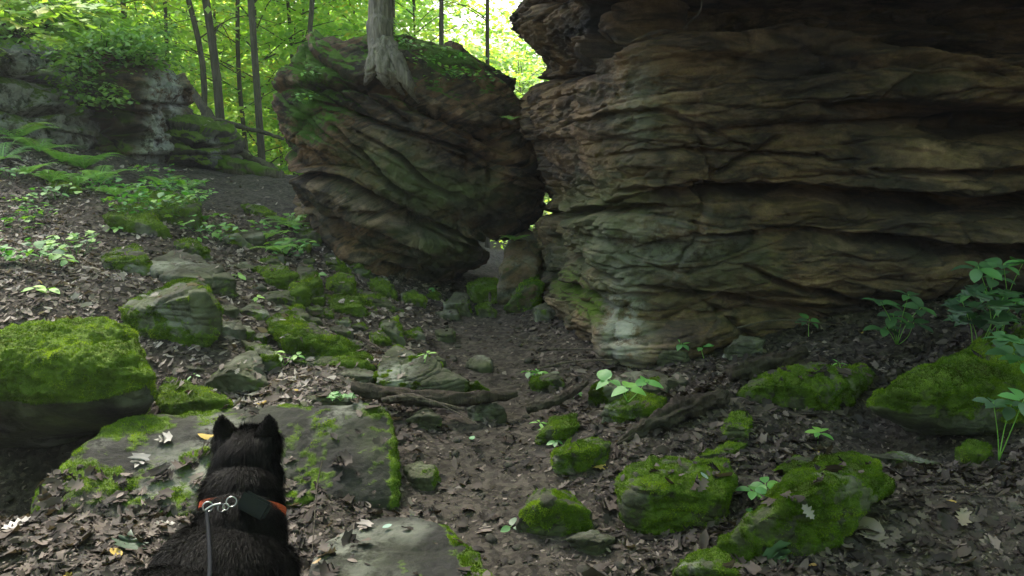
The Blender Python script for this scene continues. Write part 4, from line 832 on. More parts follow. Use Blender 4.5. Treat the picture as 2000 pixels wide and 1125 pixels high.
# seen trunks: px at y=0, px/py of foot, distance, diameter in px
for i, (xa, xb, yb, Y, wpx, bend, lab) in enumerate([(322, 330, 200, 15, 8, .0, 'thin brownish tree rising behind the leafy mound'), (368, 397, 260, 14, 12, .12, 'dark curved tree left of the straight thick forest tree'), (402, 432, 262, 13.5, 17, .03, 'thick straight grey tree standing among the forest trees left of centre'),
        (464, 482, 300, 15, 9, -.06, 'slender dark tree between the two straight forest trees'), (490, 513, 335, 12.6, 14, .0, 'straight dark tree at the head of the trail behind the mossy log'), (562, 574, 250, 17, 8, .03, 'slim tree rising just left of the tilted boulder'), (610, 628, 200, 13, 11, -.1, 'curved dark tree rising behind the left shoulder of the tilted boulder'),
        (862, 862, 180, 14, 11, .0, 'dark tree behind the right of the tilted boulder top'), (952, 952, 200, 16, 10, .0, 'pale tree in the bright sky gap beside the cliff'), (768, 770, 160, 17, 9, .0, 'thin tree just right of the big trunk on the boulder'), (575, 580, 240, 19, 5, .0, 'very thin dark stem beside the slim tree'), (500, 505, 300, 22, 8, .0, 'faint distant trunk behind the straight dark tree'), (640, 640, 150, 22, 9, .04, 'distant trunk above the left of the tilted boulder'), (240, 246, 140, 16, 12, .02, 'shadowed tree behind the leafy mound at upper left')]):
    r = np.random.RandomState(300+i); foot = U(xb, yb, Y); top = U(xa, 0, Y)
    g = hz0(foot[0], Y)[0]; zb = min(g-.1, foot[2]); dv = (top-foot)/max(top[2]-foot[2], .1)
    o = empty('tree', (foot[0], Y, g), lab, 'tree', TG)
    zz_ = np.linspace(zb-g, 10.5, 26); dia = wpx*Y/F; P_ = np.stack([dv[0]*(zz_+g-foot[2]), np.zeros(26), zz_], -1)
    P_[:, 0] += bend*np.sin((zz_+g-foot[2])/max(top[2]-foot[2], .1)*PI)*1.0*(zz_ < 6); P_[:, 0] -= 0
    P_[:, :2] *= 1.0
    parts = [tube(P_, np.interp(zz_, [-1, .2, 10.5], [dia*.7, dia*.5, dia*.2]), 10, .12, i)]
    for b in range(5 if wpx > 8 else 3):
        z_ = r.uniform(1.6, 6); c0 = np.array([np.interp(z_, zz_, P_[:, 0]), 0, z_]); a_ = r.uniform(0, 6.3); l_ = r.uniform(.6, 1.8)
        parts.append(tube(spline([c0, c0+np.array([math.cos(a_)*l_*.5, math.sin(a_)*l_*.5, .1+.2*l_]), c0+np.array([math.cos(a_)*l_, math.sin(a_)*l_, r.uniform(0, .8)*l_])], 8), np.linspace(dia*.13, dia*.03, 8), 5))
    v, f = join(parts); t_ = obj('trunk', v, f, M_bark, attrs={'moss': np.zeros(len(v))}); t_.parent = o
    inst('crown', CR[i % 4], o, r.uniform(0, 6.3), 1.0, (P_[-8, 0]*.8, 0, .3))
# understory trees: position by view column and distance
ul = [(-60, 13), (60, 14.5), (180, 14), (300, 17), (395, 19.5), (450, 17.5), (520, 16.5), (560, 20), (610, 17), (480, 23), (350, 24), (260, 20), (120, 18), (10, 20), (-120, 17), (650, 21), (700, 18.5), (760, 22), (820, 17.5), (600, 25), (860, 24), (420, 27), (540, 29), (1020, 19), (700, 27), (180, 26), (1040, 26), (980, 31)]
side = ['leftmost', 'far left', 'left', 'left of centre', 'centre left']
for i, (px_, Y) in enumerate(ul):
    r = np.random.RandomState(400+i); x = (px_-1000)/F*Y; g = hz0(x, Y)[0]
    near = 'over the lichened outcrop' if px_ < 130 else 'over the leafy mound' if px_ < 330 else 'between the straight forest trunks' if px_ < 540 else 'left of the tilted boulder' if px_ < 650 else 'above the tilted boulder' if px_ < 900 else 'in the gap beside the cliff'
    o = empty('understory_tree', (x, Y, g-.2), 'bright green young tree %s' % near, 'young tree', 'understory trees %s' % near)
    s = r.uniform(.9, 1.3) if px_ < 900 else .8
    inst('trunk', UST[i % 5], o, r.uniform(0, 6.3), s); inst('crown', US[i % 5], o, r.uniform(0, 6.3), s)
for i, (x, Y) in enumerate([(-6, -4.5), (-2.5, -8), (2.8, -5.5), (7, -5.5), (10, .5), (-10.5, 0), (-8, -10), (5, -11), (-1, -10.5)]):  # unseen young trees added to cut the low sky light
    g = hz0(x, Y)[0]; o = empty('understory_tree', (x, Y, g-.2), 'unseen young tree added behind the viewpoint', 'young tree', 'unseen understory trees added behind the viewpoint')
    inst('trunk', UST[i % 5], o, i, 1.2); inst('crown', US[i % 5], o, i, 1.2)
# far wood that reads as one mass
r = np.random.RandomState(9); parts = []
vf, ff, tf = [], [], []; n0_ = 0
for k in range(46):
    a = -1.02+k/45*1.35; Y = r.uniform(30, 42); x = Y*math.tan(a)
    if -2.6 < x < 1.4 and Y > 0: hgt = 4.3
    else: hgt = r.uniform(6, 8.5)
    v, f, t, _ = rnd_sprays(r, np.array([x, Y, hgt-3.4]), np.array([3.6, 2.5, hgt]), 260, 22, .27, .9, .15); vf.append(v); ff.append(f+n0_); tf.append(np.clip(t+.15, 0, 1)); n0_ += len(v)
tag(obj('far_woods', np.concatenate(vf), np.concatenate(ff), M_leaf, smooth=False, attrs={'tone': np.concatenate(tf)}), 'sunlit far woods behind the trees', kind='stuff')

# ------------------------------------------------------------------ the tree on the boulder
bb = BVHTree.FromPolygons(BO[1].tolist(), BO[3].tolist())
def onB(px_, py_):
    h = bb.ray_cast(Vector((0, 0, CAMZ)), Vector(ray(px_, py_)).normalized(), 40); return np.array(h[0]) if h[0] is not None else U(px_, py_, 7.4)
base = onB(748, 118); base[1] += .1
root = empty('maple_tree', base, 'pale grey tree whose roots grip the top of the tilted boulder', 'tree')
tp = np.array([U(742, -10, base[1]+.05)-base, U(742, 60, base[1])-base, U(748, 118, base[1])-base-np.array([0, 0, .1])])
P_ = spline([np.array([tp[0][0]-.1, .1, 6.5]), np.array([tp[0][0]-.02, .05, 2.2]), tp[0], tp[1], tp[2]], 50)
P_ = spline([P_[k] for k in range(0, 50, 7)]+[P_[-1]], 260)
v, f = tube(P_, np.interp(np.linspace(0, 1, 260), [0, .25, .55, .8, .93, 1], [.05, .09, .105, .112, .15, .2]), 56, .16, 3)
t_ = obj('trunk', v, f, M_pale, attrs={'moss': np.zeros(len(v))}); t_.parent = root
for pts, ra in [([(752, 85), (775, 125), (797, 162), (818, 200)], (.085, .08, .055, .015)), ([(740, 95), (728, 130), (720, 150), (712, 165)], (.075, .06, .035, .01)), ([(748, 100), (748, 135), (756, 160), (760, 172)], (.09, .07, .04, .012)), ([(750, 100), (764, 140), (778, 168), (790, 185)], (.07, .055, .035, .012))]:
    Q = [onB(*p) for p in pts]; Q[0] = base+np.array([(pts[0][0]-748)/F*7.4, -.04, .14]); Q = spline(np.array(Q)-base, 60)
    v, f = tube(Q, np.interp(np.linspace(0, 1, 60), np.linspace(0, 1, 4), ra), 24, .4, pts[0][0]); q = obj('root', v, f, M_pale, attrs={'moss': np.zeros(len(v))}); q.parent = root
inst('crown', CR[0], root, 1, 1.05, (0, 0, -1.8))
# unseen taller trees added round the clearing so their crowns dim the light
for i, (x, y, s, lab) in enumerate([(-6.5, -5.5, 1.1, 'added tall shade tree behind the viewpoint at left'), (3.0, -3.2, 1.1, 'added tall shade tree behind the camera at right'), (3.4, 7.4, 1.0, 'added unseen shade tree on top of the cliff'), (5.8, 1.0, 1.1, 'added tall shade tree in front of the cliff out of view'), (-8, -2, 1.1, 'added tall shade tree behind the viewpoint on the upper slope'), (-5, -7, 1.2, 'added tall shade tree down the trail behind the viewpoint'), (0, -6.5, 1.0, 'added tall shade tree straight behind the viewpoint'), (5, -7.5, 1.1, 'added tall shade tree behind the viewpoint on the cliff side'), (8.5, -3, 1.2, 'added tall shade tree beside the cliff end out of view'), (-9.5, -8, 1.1, 'added shade tree on the far upper slope behind the viewpoint'), (9, -9, 1.0, 'far added shade tree behind the viewpoint at the cliff side'), (0, -12, 1.2, 'farthest added shade tree straight behind the viewpoint')]):
    g = hz0(x, y)[0] if i != 2 else 4.5
    o = empty('tree', (x, y, g), lab, 'tree', 'unseen trees added to shade the clearing')
    v, f = tube(np.stack([np.zeros(12), np.zeros(12), np.linspace(-.4, 9, 12)], -1), np.linspace(.2, .08, 12), 12, .12, i); t_ = obj('trunk', v, f, M_bark, attrs={'moss': np.zeros(len(v))}); t_.parent = o
    inst('crown', CR[i % 4], o, i, s, (0, 0, 0 if i != 2 else -2))

# ------------------------------------------------------------------ leafy mound, hanging branch, ferns, seedlings
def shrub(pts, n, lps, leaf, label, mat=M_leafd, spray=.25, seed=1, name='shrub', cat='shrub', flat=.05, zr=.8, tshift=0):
    r = np.random.RandomState(seed); V_, F_, T_, c_ = [], [], [], 0; cs = []; base = None
    for px_, py_, Y, rx, rz in pts:
        c = U(px_, py_, Y); base = c if base is None else base
        v, f, t, cc = rnd_sprays(r, c, np.array([rx, rx*zr, rz]), n, lps, leaf, spray, flat, .5); V_.append(v); F_.append(f+c_); T_.append(np.clip(t+tshift, 0, 1)); c_ += len(v); cs += list(cc[::6])
    b = base-np.array([0, 0, pts[0][4]]); o = empty(name, b, label, cat)
    q = obj('foliage', np.concatenate(V_)-b, np.concatenate(F_), mat, smooth=False, attrs={'tone': np.concatenate(T_)}); q.parent = o
    st = [tube(spline([np.zeros(3), (c-b)*.5+np.array([0, 0, .1]), c-b], 6), np.linspace(.012, .003, 6), 4) for c in cs[:40]]
    v, f = join(st); q = obj('stem', v, f, M_twig, attrs={'moss': np.zeros(len(v))}); q.parent = o
    return o
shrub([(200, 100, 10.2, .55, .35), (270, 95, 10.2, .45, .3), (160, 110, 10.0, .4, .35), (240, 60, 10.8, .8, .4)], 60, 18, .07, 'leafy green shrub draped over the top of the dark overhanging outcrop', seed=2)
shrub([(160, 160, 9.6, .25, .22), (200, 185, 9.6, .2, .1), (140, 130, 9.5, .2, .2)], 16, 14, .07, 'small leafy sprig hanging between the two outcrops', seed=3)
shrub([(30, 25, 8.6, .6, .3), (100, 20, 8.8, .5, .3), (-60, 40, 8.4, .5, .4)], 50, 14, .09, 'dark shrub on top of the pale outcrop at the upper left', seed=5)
# hanging broad-leaved branch at the top left
def leafy(label, stems, leafsize, kind, seed, mat=M_plant, name='seedling', cat='seedling', tone=.5, group=None, droop=.25, base=None):
    """stems: list of (tip point, leaf count, whorl?)"""
    r = np.random.RandomState(seed); base = np.array(base); o = empty(name, base, label, cat, group); sv = []; V_, F_, T_, c_ = [], [], [], 0
    sh, fc = SHAPES[kind]
    for tip, cnt, whorl, start in stems:
        tip = np.array(tip); start = base if start is None else np.array(start)
        mid = (tip+start)/2+r.normal(0, .1, 3)*np.linalg.norm(tip-start)*.6; cur = spline([start, mid, tip], 12)-base; sv.append(tube(cur, np.linspace(.002, .001, 12)*(1+leafsize*5), 5))
        for k in range(cnt):
            a = k/cnt*2*PI+r.normal(0, .2)
            if whorl: p = cur[-1]; 
            else: p = cur[int(3+8*(k+1)/cnt)]
            s = leafsize*r.uniform(.75, 1.15); v = curl(sh, .12+r.uniform(0, .12), -r.uniform(.1, .5), 0)
            v = v+np.array([0, .12, 0]); v = place(v, s, p, a, (r.normal(0, .12), r.normal(0, .12)-.15, 1), -droop+r.normal(0, .12), r.normal(0, .15))
            V_.append(v); F_.append(fc+c_); c_ += len(v); T_.append(np.full(len(v), np.clip(tone+r.normal(0, .13), 0, 1)))
    v, f = join(sv); q = obj('stem', v, f, M_twig if name == 'leafy_branch' else M_fern, attrs={'moss': np.zeros(len(v)), 'tone': np.full(len(v), .5)}); q.parent = o
    q = obj('foliage', np.concatenate(V_), np.concatenate(F_), mat, attrs={'tone': np.concatenate(T_)}); q.parent = o
    return o
st_ = []
for q in [(10, 5), (40, 35), (75, 25), (60, 62), (100, 75), (20, 15), (120, 30), (150, 20), (130, 55), (90, 5), (185, 10), (-20, 30), (45, -10), (160, 45), (215, 30)]: st_.append((U(q[0], q[1], 6.3+random.uniform(-.3, .3)), 7, False, U(q[0]-60, q[1]-60, 6.4)))
leafy('bright broad-leaved branch hanging into the top left corner', st_, .15, 'maple', 1, M_leaf, 'leafy_branch', 'branch', .62, base=U(-60, -120, 6.4))
SG = 'seedlings growing between the stones'
for i, (px_, py_, hpx, ls, nst, cnt, kind, whorl, lab, tone, Y) in enumerate([
    (830, 752, 20, .055, 1, 4, 'slim', True, 'narrow-leaved green seedling on the wide triangular slab', .75, None), (555, 715, 22, .055, 3, 4, 'oval', True, 'cluster of small bright seedlings below the long slanting slab', .85, None), (458, 552, 12, .07, 1, 3, 'oval', True, 'single upright green leaf at the tip of the flat blue-grey slab', .8, None),
    (665, 795, 12, .05, 2, 4, 'maple', True, 'small green seedling just behind the large foreground slab', .45, None), (1045, 735, 18, .06, 2, 4, 'oval', True, 'green seedling right of the path below the cliff nose', .5, None), (1120, 775, 10, .05, 1, 5, 'oval', True, 'tiny seedling near the crooked dark root', .4, None),
    (1225, 815, 45, .09, 3, 3, 'heart', True, 'broad round-leaved seedling on the mossy stone near the cliff corner', .5, None), (1330, 705, 14, .075, 1, 5, 'oval', True, 'flat five-leaved seedling left of its pair at the cliff foot', .35, None), (1375, 700, 28, .075, 1, 5, 'oval', True, 'taller five-leaved seedling right of its pair at the cliff foot', .45, None),
    (1598, 862, 38, .062, 1, 5, 'oval', True, 'bright round-leaved seedling in the dead leaves at right', .7, None), (1485, 985, 32, .07, 2, 5, 'oval', True, 'green seedling between the broad mossy rock and the long ridged rock', .5, None), (1580, 650, 32, .08, 1, 5, 'oval', True, 'dim seedling standing before the dark cliff foot', .25, None),
    (1065, 835, 12, .05, 2, 4, 'slim', True, 'feathery seedling behind the narrow mossy stone', .6, None), (1090, 870, 8, .04, 1, 4, 'oval', True, 'tiny green sprout beside the narrow mossy stone', .5, None), (1640, 775, 18, .05, 1, 3, 'slim', True, 'tiny leaf sprout in front of the long bright mossy rock', .5, None),
    (1455, 1005, 20, .05, 1, 3, 'oval', True, 'dark leaved sprout at the lower end of the broad mossy rock', .3, None), (225, 450, 8, .06, 2, 4, 'oval', True, 'bright sprout under the mossy slope rock', .8, None), (120, 520, 14, .07, 3, 4, 'oval', True, 'yellow-green sprouts in the leaves above the domed boulder', .75, None), (85, 570, 16, .08, 2, 3, 'oval', True, 'yellow-green leaf pair just above the domed boulder', .85, None),
    (500, 600, 12, .05, 1, 4, 'oval', True, 'tiny sprout beside the square dark step stone', .8, None), (615, 545, 10, .07, 1, 4, 'heart', True, 'pale round leaf plant on the upright mossy block', .5, None), (850, 575, 8, .05, 1, 4, 'oval', True, 'tiny sprout under the tilted boulder', .4, None), (990, 1020, 6, .06, 1, 3, 'oval', True, 'dim green sprout left of the pyramid-shaped stone', .15, None), (370, 745, 10, .05, 1, 3, 'slim', True, 'grassy tuft right of the domed boulder', .4, None)]):
    g = G(px_, py_); h = hpx/F*g[1]; r = random.Random(i); st_ = []
    best, _, _ = drop(g[0], g[1]); 
    if best is not None and best.z-g[2] < .35: g[2] = best.z
    for k in range(nst):
        dx = (k-(nst-1)/2)*ls*1.1; st_.append(((g[0]+dx+r.uniform(-.02, .02), g[1]+r.uniform(-.03, .03)*nst, g[2]+max(h, .02)*r.uniform(.75, 1.15)), cnt, whorl, None))
    leafy(lab, st_, ls, kind, 600+i, tone=tone, group=SG, base=g)
# the tall leafy plants at the right edge
for i, (px_, py_, Y, tips, ls, lab) in enumerate([(1755, 640, 4.3, [(1720, 590), (1775, 575), (1745, 615), (1800, 600), (1730, 640), (1785, 630)], .10, 'leafy woodland plant with starry leaves left of the right-edge plants'), (1905, 660, 3.9, [(1880, 590), (1925, 570), (1960, 580), (1895, 620), (1950, 615), (1985, 590)], .12, 'tallest leafy plant at the right edge behind the wedge boulder'),
        (1960, 620, 4.0, [(1910, 520), (1960, 515), (2000, 510), (1940, 540)], .11, 'upright leafy plant against the dark cliff at the right edge'), (2010, 712, 3.45, [(1980, 690), (2010, 700), (1960, 660), (1990, 665)], .10, 'leafy plant hanging over the wedge boulder at the right edge'), (1960, 830, 3.0, [(1940, 785), (1975, 790), (2000, 780)], .08, 'dim leafy sprout below the wedge boulder at the right edge')]):
    b = U(px_, py_, Y); b[2] = min(b[2], max(hz0(b[0], Y)[0], b[2]-.15)) if i != 3 else b[2]-.04; r = random.Random(i)
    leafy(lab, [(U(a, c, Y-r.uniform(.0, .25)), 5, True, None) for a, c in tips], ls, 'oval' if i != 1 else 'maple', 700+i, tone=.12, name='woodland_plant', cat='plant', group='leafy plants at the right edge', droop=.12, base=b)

def fern_mesh(seed, nfr=8, L_=.5):
    r = np.random.RandomState(seed); V_, F_, T_, c_ = [], [], [], 0
    for k in range(nfr):
        az = k/nfr*2*PI+r.normal(0, .25); l = L_*r.uniform(.7, 1.15); up = r.uniform(.5, .95)
        s = np.linspace(0, 1, 26); rad = s*l*.9; z = l*(up*s-.75*up*s**2.2)
        c = np.stack([np.cos(az)*rad, np.sin(az)*rad, z], -1); side_ = np.array([-math.sin(az), math.cos(az), 0])
        tg = np.gradient(c, axis=0); tg /= np.linalg.norm(tg, axis=1)[:, None]; tone = np.clip(.5+r.normal(0, .2), 0, 1)
        w_ = .006*(1-s)+.001
        for j in range(25):
            v = np.array([c[j]-side_*w_[j], c[j]+side_*w_[j], c[j+1]+side_*w_[j+1], c[j+1]-side_*w_[j+1]]); V_.append(v); F_.append(np.array([[0, 1, 2, 3]])+c_); c_ += 4; T_.append(np.full(4, .3))
        for j in range(3, 26):
            pl_ = l*.21*math.sin(min(1, (s[j]*1.12))**.75*PI)**.8+.006
            for sg in (-1, 1):
                d_ = side_*sg*.92+tg[j]*.45+np.array([0, 0, -.15]); d_ /= np.linalg.norm(d_); wv = tg[j]*l*.011
                p = c[j]; v = np.array([p, p+d_*pl_*.3+wv, p+d_*pl_, p+d_*pl_*.3-wv]); V_.append(v); F_.append(np.array([[0, 1, 2, 3]])+c_); c_ += 4; T_.append(np.full(4, tone))
    return mesh('fern', np.concatenate(V_), np.concatenate(F_), M_fern, False, {'tone': np.concatenate(T_)})
FM = [fern_mesh(k, 9+k, .42) for k in range(4)]
for i, (px_, py_, s, lab) in enumerate([(30, 262, 1.4, 'tall fern at the left edge below the pale outcrop'), (75, 285, 1.3, 'second fern from the left edge of the fern bank'), (120, 305, 1.2, 'fern under the pale outcrop foot'), (165, 318, 1.3, 'arching fern at the right end of the fern bank'), (195, 345, 1.1, 'lower fern of the fern bank nearest the trail'), (5, 300, 1.1, 'fern cut by the left edge of the picture'), (50, 330, .9, 'fern in the second row below the left end of the fern bank'), (100, 345, .9, 'fern in the second row at the middle of the fern bank'), (150, 352, .9, 'fern in the second row at the right of the fern bank'), (270, 385, .6, 'fern among the leafy plants by the mossy hump'), (520, 455, .7, 'fern left of the trailside fern on the stone bank'),
        (225, 372, .9, 'small fern above the mossy slope rock'), (320, 352, .8, 'blue-green fern at the foot of the pale pillar'), (370, 358, .7, 'small fern right of the pale pillar'), (545, 480, .9, 'feathery fern growing from the upper stone bank'), (565, 432, .8, 'dim fern on the shaded trail bank'), (120, 480, .0, ''), (440, 430, .0, ''), (1005, 470, .5, 'small bright fern at the top of the gap beside the cliff'), (998, 235, .3, 'tiny fern tuft on the left edge of the cliff')]):
    if not s: continue
    if py_ < 240: g = U(px_, py_, 6.75)
    elif px_ > 900: g = U(px_, py_, 7.2)
    else: g = G(px_, py_+12)
    o = bpy.data.objects.new('fern', FM[i % 4]); COL.objects.link(o); o.location = g; o.scale = (s, s, s); o.rotation_euler = (random.uniform(-.1, .2), 0, i*1.3); tag(o, lab, 'fern', 'ferns on the bank')
# leafy ground plants on the left slope
def clump(seed, n=26, R_=.2, ls=.07):
    r = np.random.RandomState(seed); V_, F_, T_, c_ = [], [], [], 0; sh, fc = SHAPES['maple' if seed % 2 else 'oval']
    for k in range(n):
        a = r.uniform(0, 6.3); q = R_*math.sqrt(r.rand()); v = curl(sh, .15, -.3, 0); v = place(v, ls*r.uniform(.6, 1.2), (math.cos(a)*q, math.sin(a)*q, r.uniform(.03, .13)), r.uniform(0, 6.3), (r.normal(0, .2), r.normal(0, .2)-.1, 1), r.normal(-.1, .2), 0)
        V_.append(v); F_.append(fc+c_); c_ += len(v); T_.append(np.full(len(v), np.clip(r.normal(.55, .2), 0, 1)))
        p = v[0]; V_.append(np.array([[p[0]*.3, p[1]*.3, -.02], [p[0]*.3+.004, p[1]*.3, -.02], p])); F_.append(np.array([[0, 1, 2]])+c_); c_ += 3; T_.append(np.full(3, .2))
    return mesh('ground_plant', np.concatenate(V_), np.concatenate(F_), M_plant, True, {'tone': np.concatenate(T_)})
CM = [clump(k) for k in range(4)]
gp = [(20, 350), (30, 405), (70, 425), (15, 445), (110, 385), (240, 382), (280, 398), (300, 380), (330, 395), (355, 412), (310, 425), (340, 440), (375, 430), (265, 425), (60, 520), (145, 495), (25, 520), (400, 455), (350, 370), (385, 402), (235, 405), (560, 490), (575, 500), (210, 360), (185, 372), (300, 350), (430, 470), (530, 462), (705, 520), (600, 452)]
for i, (px_, py_) in enumerate(gp):
    g = G(px_, py_); b, _, _ = drop(g[0], g[1]); g[2] = b.z if b is not None and b.z-g[2] < .5 else g[2]
    near = 'along the left edge of the slope' if px_ < 90 else 'under the fern bank' if px_ < 230 and py_ < 400 else 'low on the leafy left slope' if px_ < 200 else 'around the mossy slope rocks' if px_ < 410 else 'in the upper stone bank'
    o = bpy.data.objects.new('ground_plant', CM[i % 4]); COL.objects.link(o); o.location = g; k = random.uniform(.8, 1.3); o.scale = (k, k, k); o.rotation_euler = (0, 0, i*1.7)
    tag(o, 'low leafy plant %s' % near, 'ground plant', 'ground plants %s' % near)
# small greenery on top of the boulder
for i, (px_, py_) in enumerate([(800, 95), (850, 110), (830, 130), (890, 150), (780, 90), (940, 160), (620, 150), (600, 200), (900, 120), (860, 165)]):
    p = onB(px_, py_); o = bpy.data.objects.new('ground_plant', CM[i % 4]); COL.objects.link(o); o.location = p; k = .7; o.scale = (k, k, k); o.rotation_euler = (0, 0, i)
    tag(o, 'small green plant on the tilted boulder %s' % ('left shoulder' if px_ < 700 else 'beside the tree'), 'ground plant', 'plants on the boulder %s' % ('left shoulder' if px_ < 700 else 'top'))

# ------------------------------------------------------------------ the dog, standing with its back to the camera
DX = -.70
def ell(c, r, rot=0):
    v, f = ico(4); v = v*np.array(r)
    if rot: ca, sa = math.cos(rot), math.sin(rot); v = v@np.array([[1, 0, 0], [0, ca, sa], [0, -sa, ca]])
    return v+np.array(c), f
def cone(pts, rad):
    out = []; P_ = spline(pts, 14); rr = np.interp(np.linspace(0, 1, 14), np.linspace(0, 1, len(rad)), rad); v, f = ico(3)
    for p, q in zip(P_, rr): out.append((v*q+p, f))
    return out
HD = np.array([-.735, 2.06, .605])      # middle of the skull
D_ = [ell(HD+np.array([0, -.01, 0]), (.078, .085, .072)), ell(HD+np.array([0, .10, -.025]), (.035, .075, .032)), ell(HD+np.array([0, -.03, -.05]), (.09, .075, .085)), ell((-.725, 1.97, .52), (.095, .09, .10), .5), ell((-.715, 1.9, .45), (.105, .12, .13), .5),
      ell((-.73, 1.78, .385), (.165, .17, .145)), ell((-.76, 1.6, .375), (.18, .2, .13)), ell((-.76, 1.38, .38), (.18, .16, .14))]
for sx in (-1, 1):
    D_ += cone([(-.70+sx*.075, 1.85, .38), (-.70+sx*.085, 1.84, .22), (-.70+sx*.085, 1.86, .12), (-.70+sx*.085, 1.87, .03)], (.065, .042, .026, .024))
    D_ += cone([(-.70+sx*.085, 1.88, .025), (-.70+sx*.085, 1.92, .02)], (.026, .022))
    D_ += cone([(-.74+sx*.08, 1.36, .38), (-.74+sx*.09, 1.42, .26), (-.74+sx*.09, 1.30, .15), (-.74+sx*.09, 1.31, .03)], (.09, .062, .03, .024))
    D_ += cone([(-.74+sx*.09, 1.32, .025), (-.74+sx*.09, 1.37, .02)], (.026, .022))
    # pricked ear
    e0 = HD+np.array([sx*.052, -.005, .045]); e1 = HD+np.array([sx*.066, 0, .113])
    D_ += cone([e0, (e0+e1)/2+np.array([sx*.004, 0, 0]), e1], (.036, .024, .005))
D_ += cone([(-.75, 1.26, .42), (-.75, 1.14, .36), (-.75, 1.10, .24), (-.75, 1.12, .16)], (.035, .045, .045, .012))
v, f = join(D_); tmp = obj('dog_shape', v, f, None)
m_ = tmp.modifiers.new('r', 'REMESH'); m_.mode = 'VOXEL'; m_.voxel_size = .008
m_ = tmp.modifiers.new('s', 'SMOOTH'); m_.iterations = 5; m_.factor = .5
dg = bpy.context.evaluated_depsgraph_get(); me = bpy.data.meshes.new_from_object(tmp.evaluated_get(dg)); bpy.data.objects.remove(tmp)
nv = len(me.vertices); co = np.zeros(nv*3); me.vertices.foreach_get('co', co); co = co.reshape(-1, 3)
me.calc_loop_triangles(); tr = np.zeros(len(me.loop_triangles)*3, dtype=np.int32); me.loop_triangles.foreach_get('vertices', tr); tr = tr.reshape(-1, 3)
nn_ = vnormals(co, tr)
if ((co-co.mean(0))*nn_).sum() < 0: nn_ = -nn_; tr = tr[:, ::-1]
g0 = hz0(-.7, 1.6)[0]; DL = np.array([-.69, 1.6, 0.0])
dog = obj('dog', co, tr, M_fur, loc=DL); tag(dog, 'black fluffy dog with pricked ears seen from behind in the foreground', 'dog')
def fur(n, L_, seed):
    r = np.random.RandomState(seed); tri = co[tr]; ar = np.linalg.norm(np.cross(tri[:, 1]-tri[:, 0], tri[:, 2]-tri[:, 0]), axis=1); fc = tri.mean(1)
    ar = ar*np.where(fc[:, 2] > .3, 1.0, .35); k = r.choice(len(tr), n, p=ar/ar.sum()); a, b = r.rand(2, n); q = a+b > 1; a[q] = 1-a[q]; b[q] = 1-b[q]
    p = tri[k, 0]+(tri[k, 1]-tri[k, 0])*a[:, None]+(tri[k, 2]-tri[k, 0])*b[:, None]; nm = nn_[tr[k]].mean(1)
    flow = np.tile(np.array([0, -.75, -.65]), (n, 1)); flow += np.stack([fbm(p, 2, 6, off=1), fbm(p, 2, 6, off=2), fbm(p, 2, 6, off=3)], -1)*.8
    ear = (np.abs(p[:, 0]-HD[0]) > .03) & (p[:, 2] > HD[2]+.065); flow[ear] = np.array([0, -.1, .9])
    face = p[:, 1] > HD[1]+.06
    flow -= nm*(flow*nm).sum(1)[:, None]; dr = nm*.42+flow*.8+r.randn(n, 3)*.13; dr /= np.linalg.norm(dr, axis=1)[:, None]
    ln = L_*r.uniform(.55, 1.2, n)*np.where(ear, .32, 1)*np.where(face, .4, 1)*np.where(p[:, 2] < .15, .4, 1)*np.where((p[:, 1] > 1.9) & (p[:, 2] < HD[2]+.02), 1.15, 1)
    sd_ = np.cross(dr, nm+r.randn(n, 3)*.3); sd_ /= np.linalg.norm(sd_, axis=1)[:, None]+1e-9; w_ = .0005
    mid = p+dr*ln[:, None]*.55+nm*.002; tip = p+dr*ln[:, None]; tip[:, 2] -= .12*ln
    v = np.stack([p-sd_*w_, p+sd_*w_, mid+sd_*w_*.8, tip], 1); v2 = np.stack([p-sd_*w_, mid+sd_*w_*.8, tip, mid-sd_*w_*.8], 1)
    vv = np.stack([p-sd_*w_, p+sd_*w_, mid+sd_*w_*.8, tip, mid-sd_*w_*.8], 1).reshape(-1, 3); i_ = np.arange(n)*5
    ff = np.concatenate([np.stack([i_, i_+1, i_+2, i_+4], -1), np.stack([i_+4, i_+2, i_+3, i_+4], -1)])
    ft = np.concatenate([np.stack([i_, i_+1, i_+2], -1), np.stack([i_, i_+2, i_+4], -1), np.stack([i_+4, i_+2, i_+3], -1)])
    return vv, ft
v, f = fur(260000, .032, 1); obj('fur', v, f, M_furb, parent=dog, loc=DL, smooth=False)
# collar with tracker, clip and leash
cc = np.array([-.722, 1.955, .495]); ax = Vector((0, .62, .78)).normalized()
def ringpts(c, axis, rx, ry, n=48, ph=0):
    a = Vector((1, 0, 0)); b = Vector(axis).cross(a).normalized(); t = np.linspace(0, 2*PI, n, endpoint=False)
    return np.array([np.array(c)+rx*math.cos(q)*np.array(a)+ry*math.sin(q)*np.array(b) for q in t])
def band(c, axis, rx, ry, h, th, ph0=0, ph1=2*PI, n=64):
    a = np.array([1., 0, 0]); ax_ = np.array(axis); b = np.cross(ax_, a); t = np.linspace(ph0, ph1, n); V_ = []
    for q in t:
        o_ = math.cos(q)*a+math.sin(q)*b; p = np.array(c)+rx*math.cos(q)*a+ry*math.sin(q)*b
        V_ += [p-ax_*h/2, p+ax_*h/2, p+ax_*h/2+o_*th, p-ax_*h/2+o_*th]
    V_ = np.array(V_); F_ = []
    for i in range(n-1):
        for j in range(4): F_.append((i*4+j, i*4+(j+1) % 4, i*4+4+(j+1) % 4, i*4+4+j))
    return V_, np.array(F_)
col = empty('dog_collar', cc, 'orange dog collar with a black tracker box and steel rings', 'collar')
v, f = band((0, 0, 0), ax, .107, .114, .018, .005); q = obj('band', v, f, M_orange, smooth=False); q.parent = col
CB = U(497, 987, 1.83)-cc
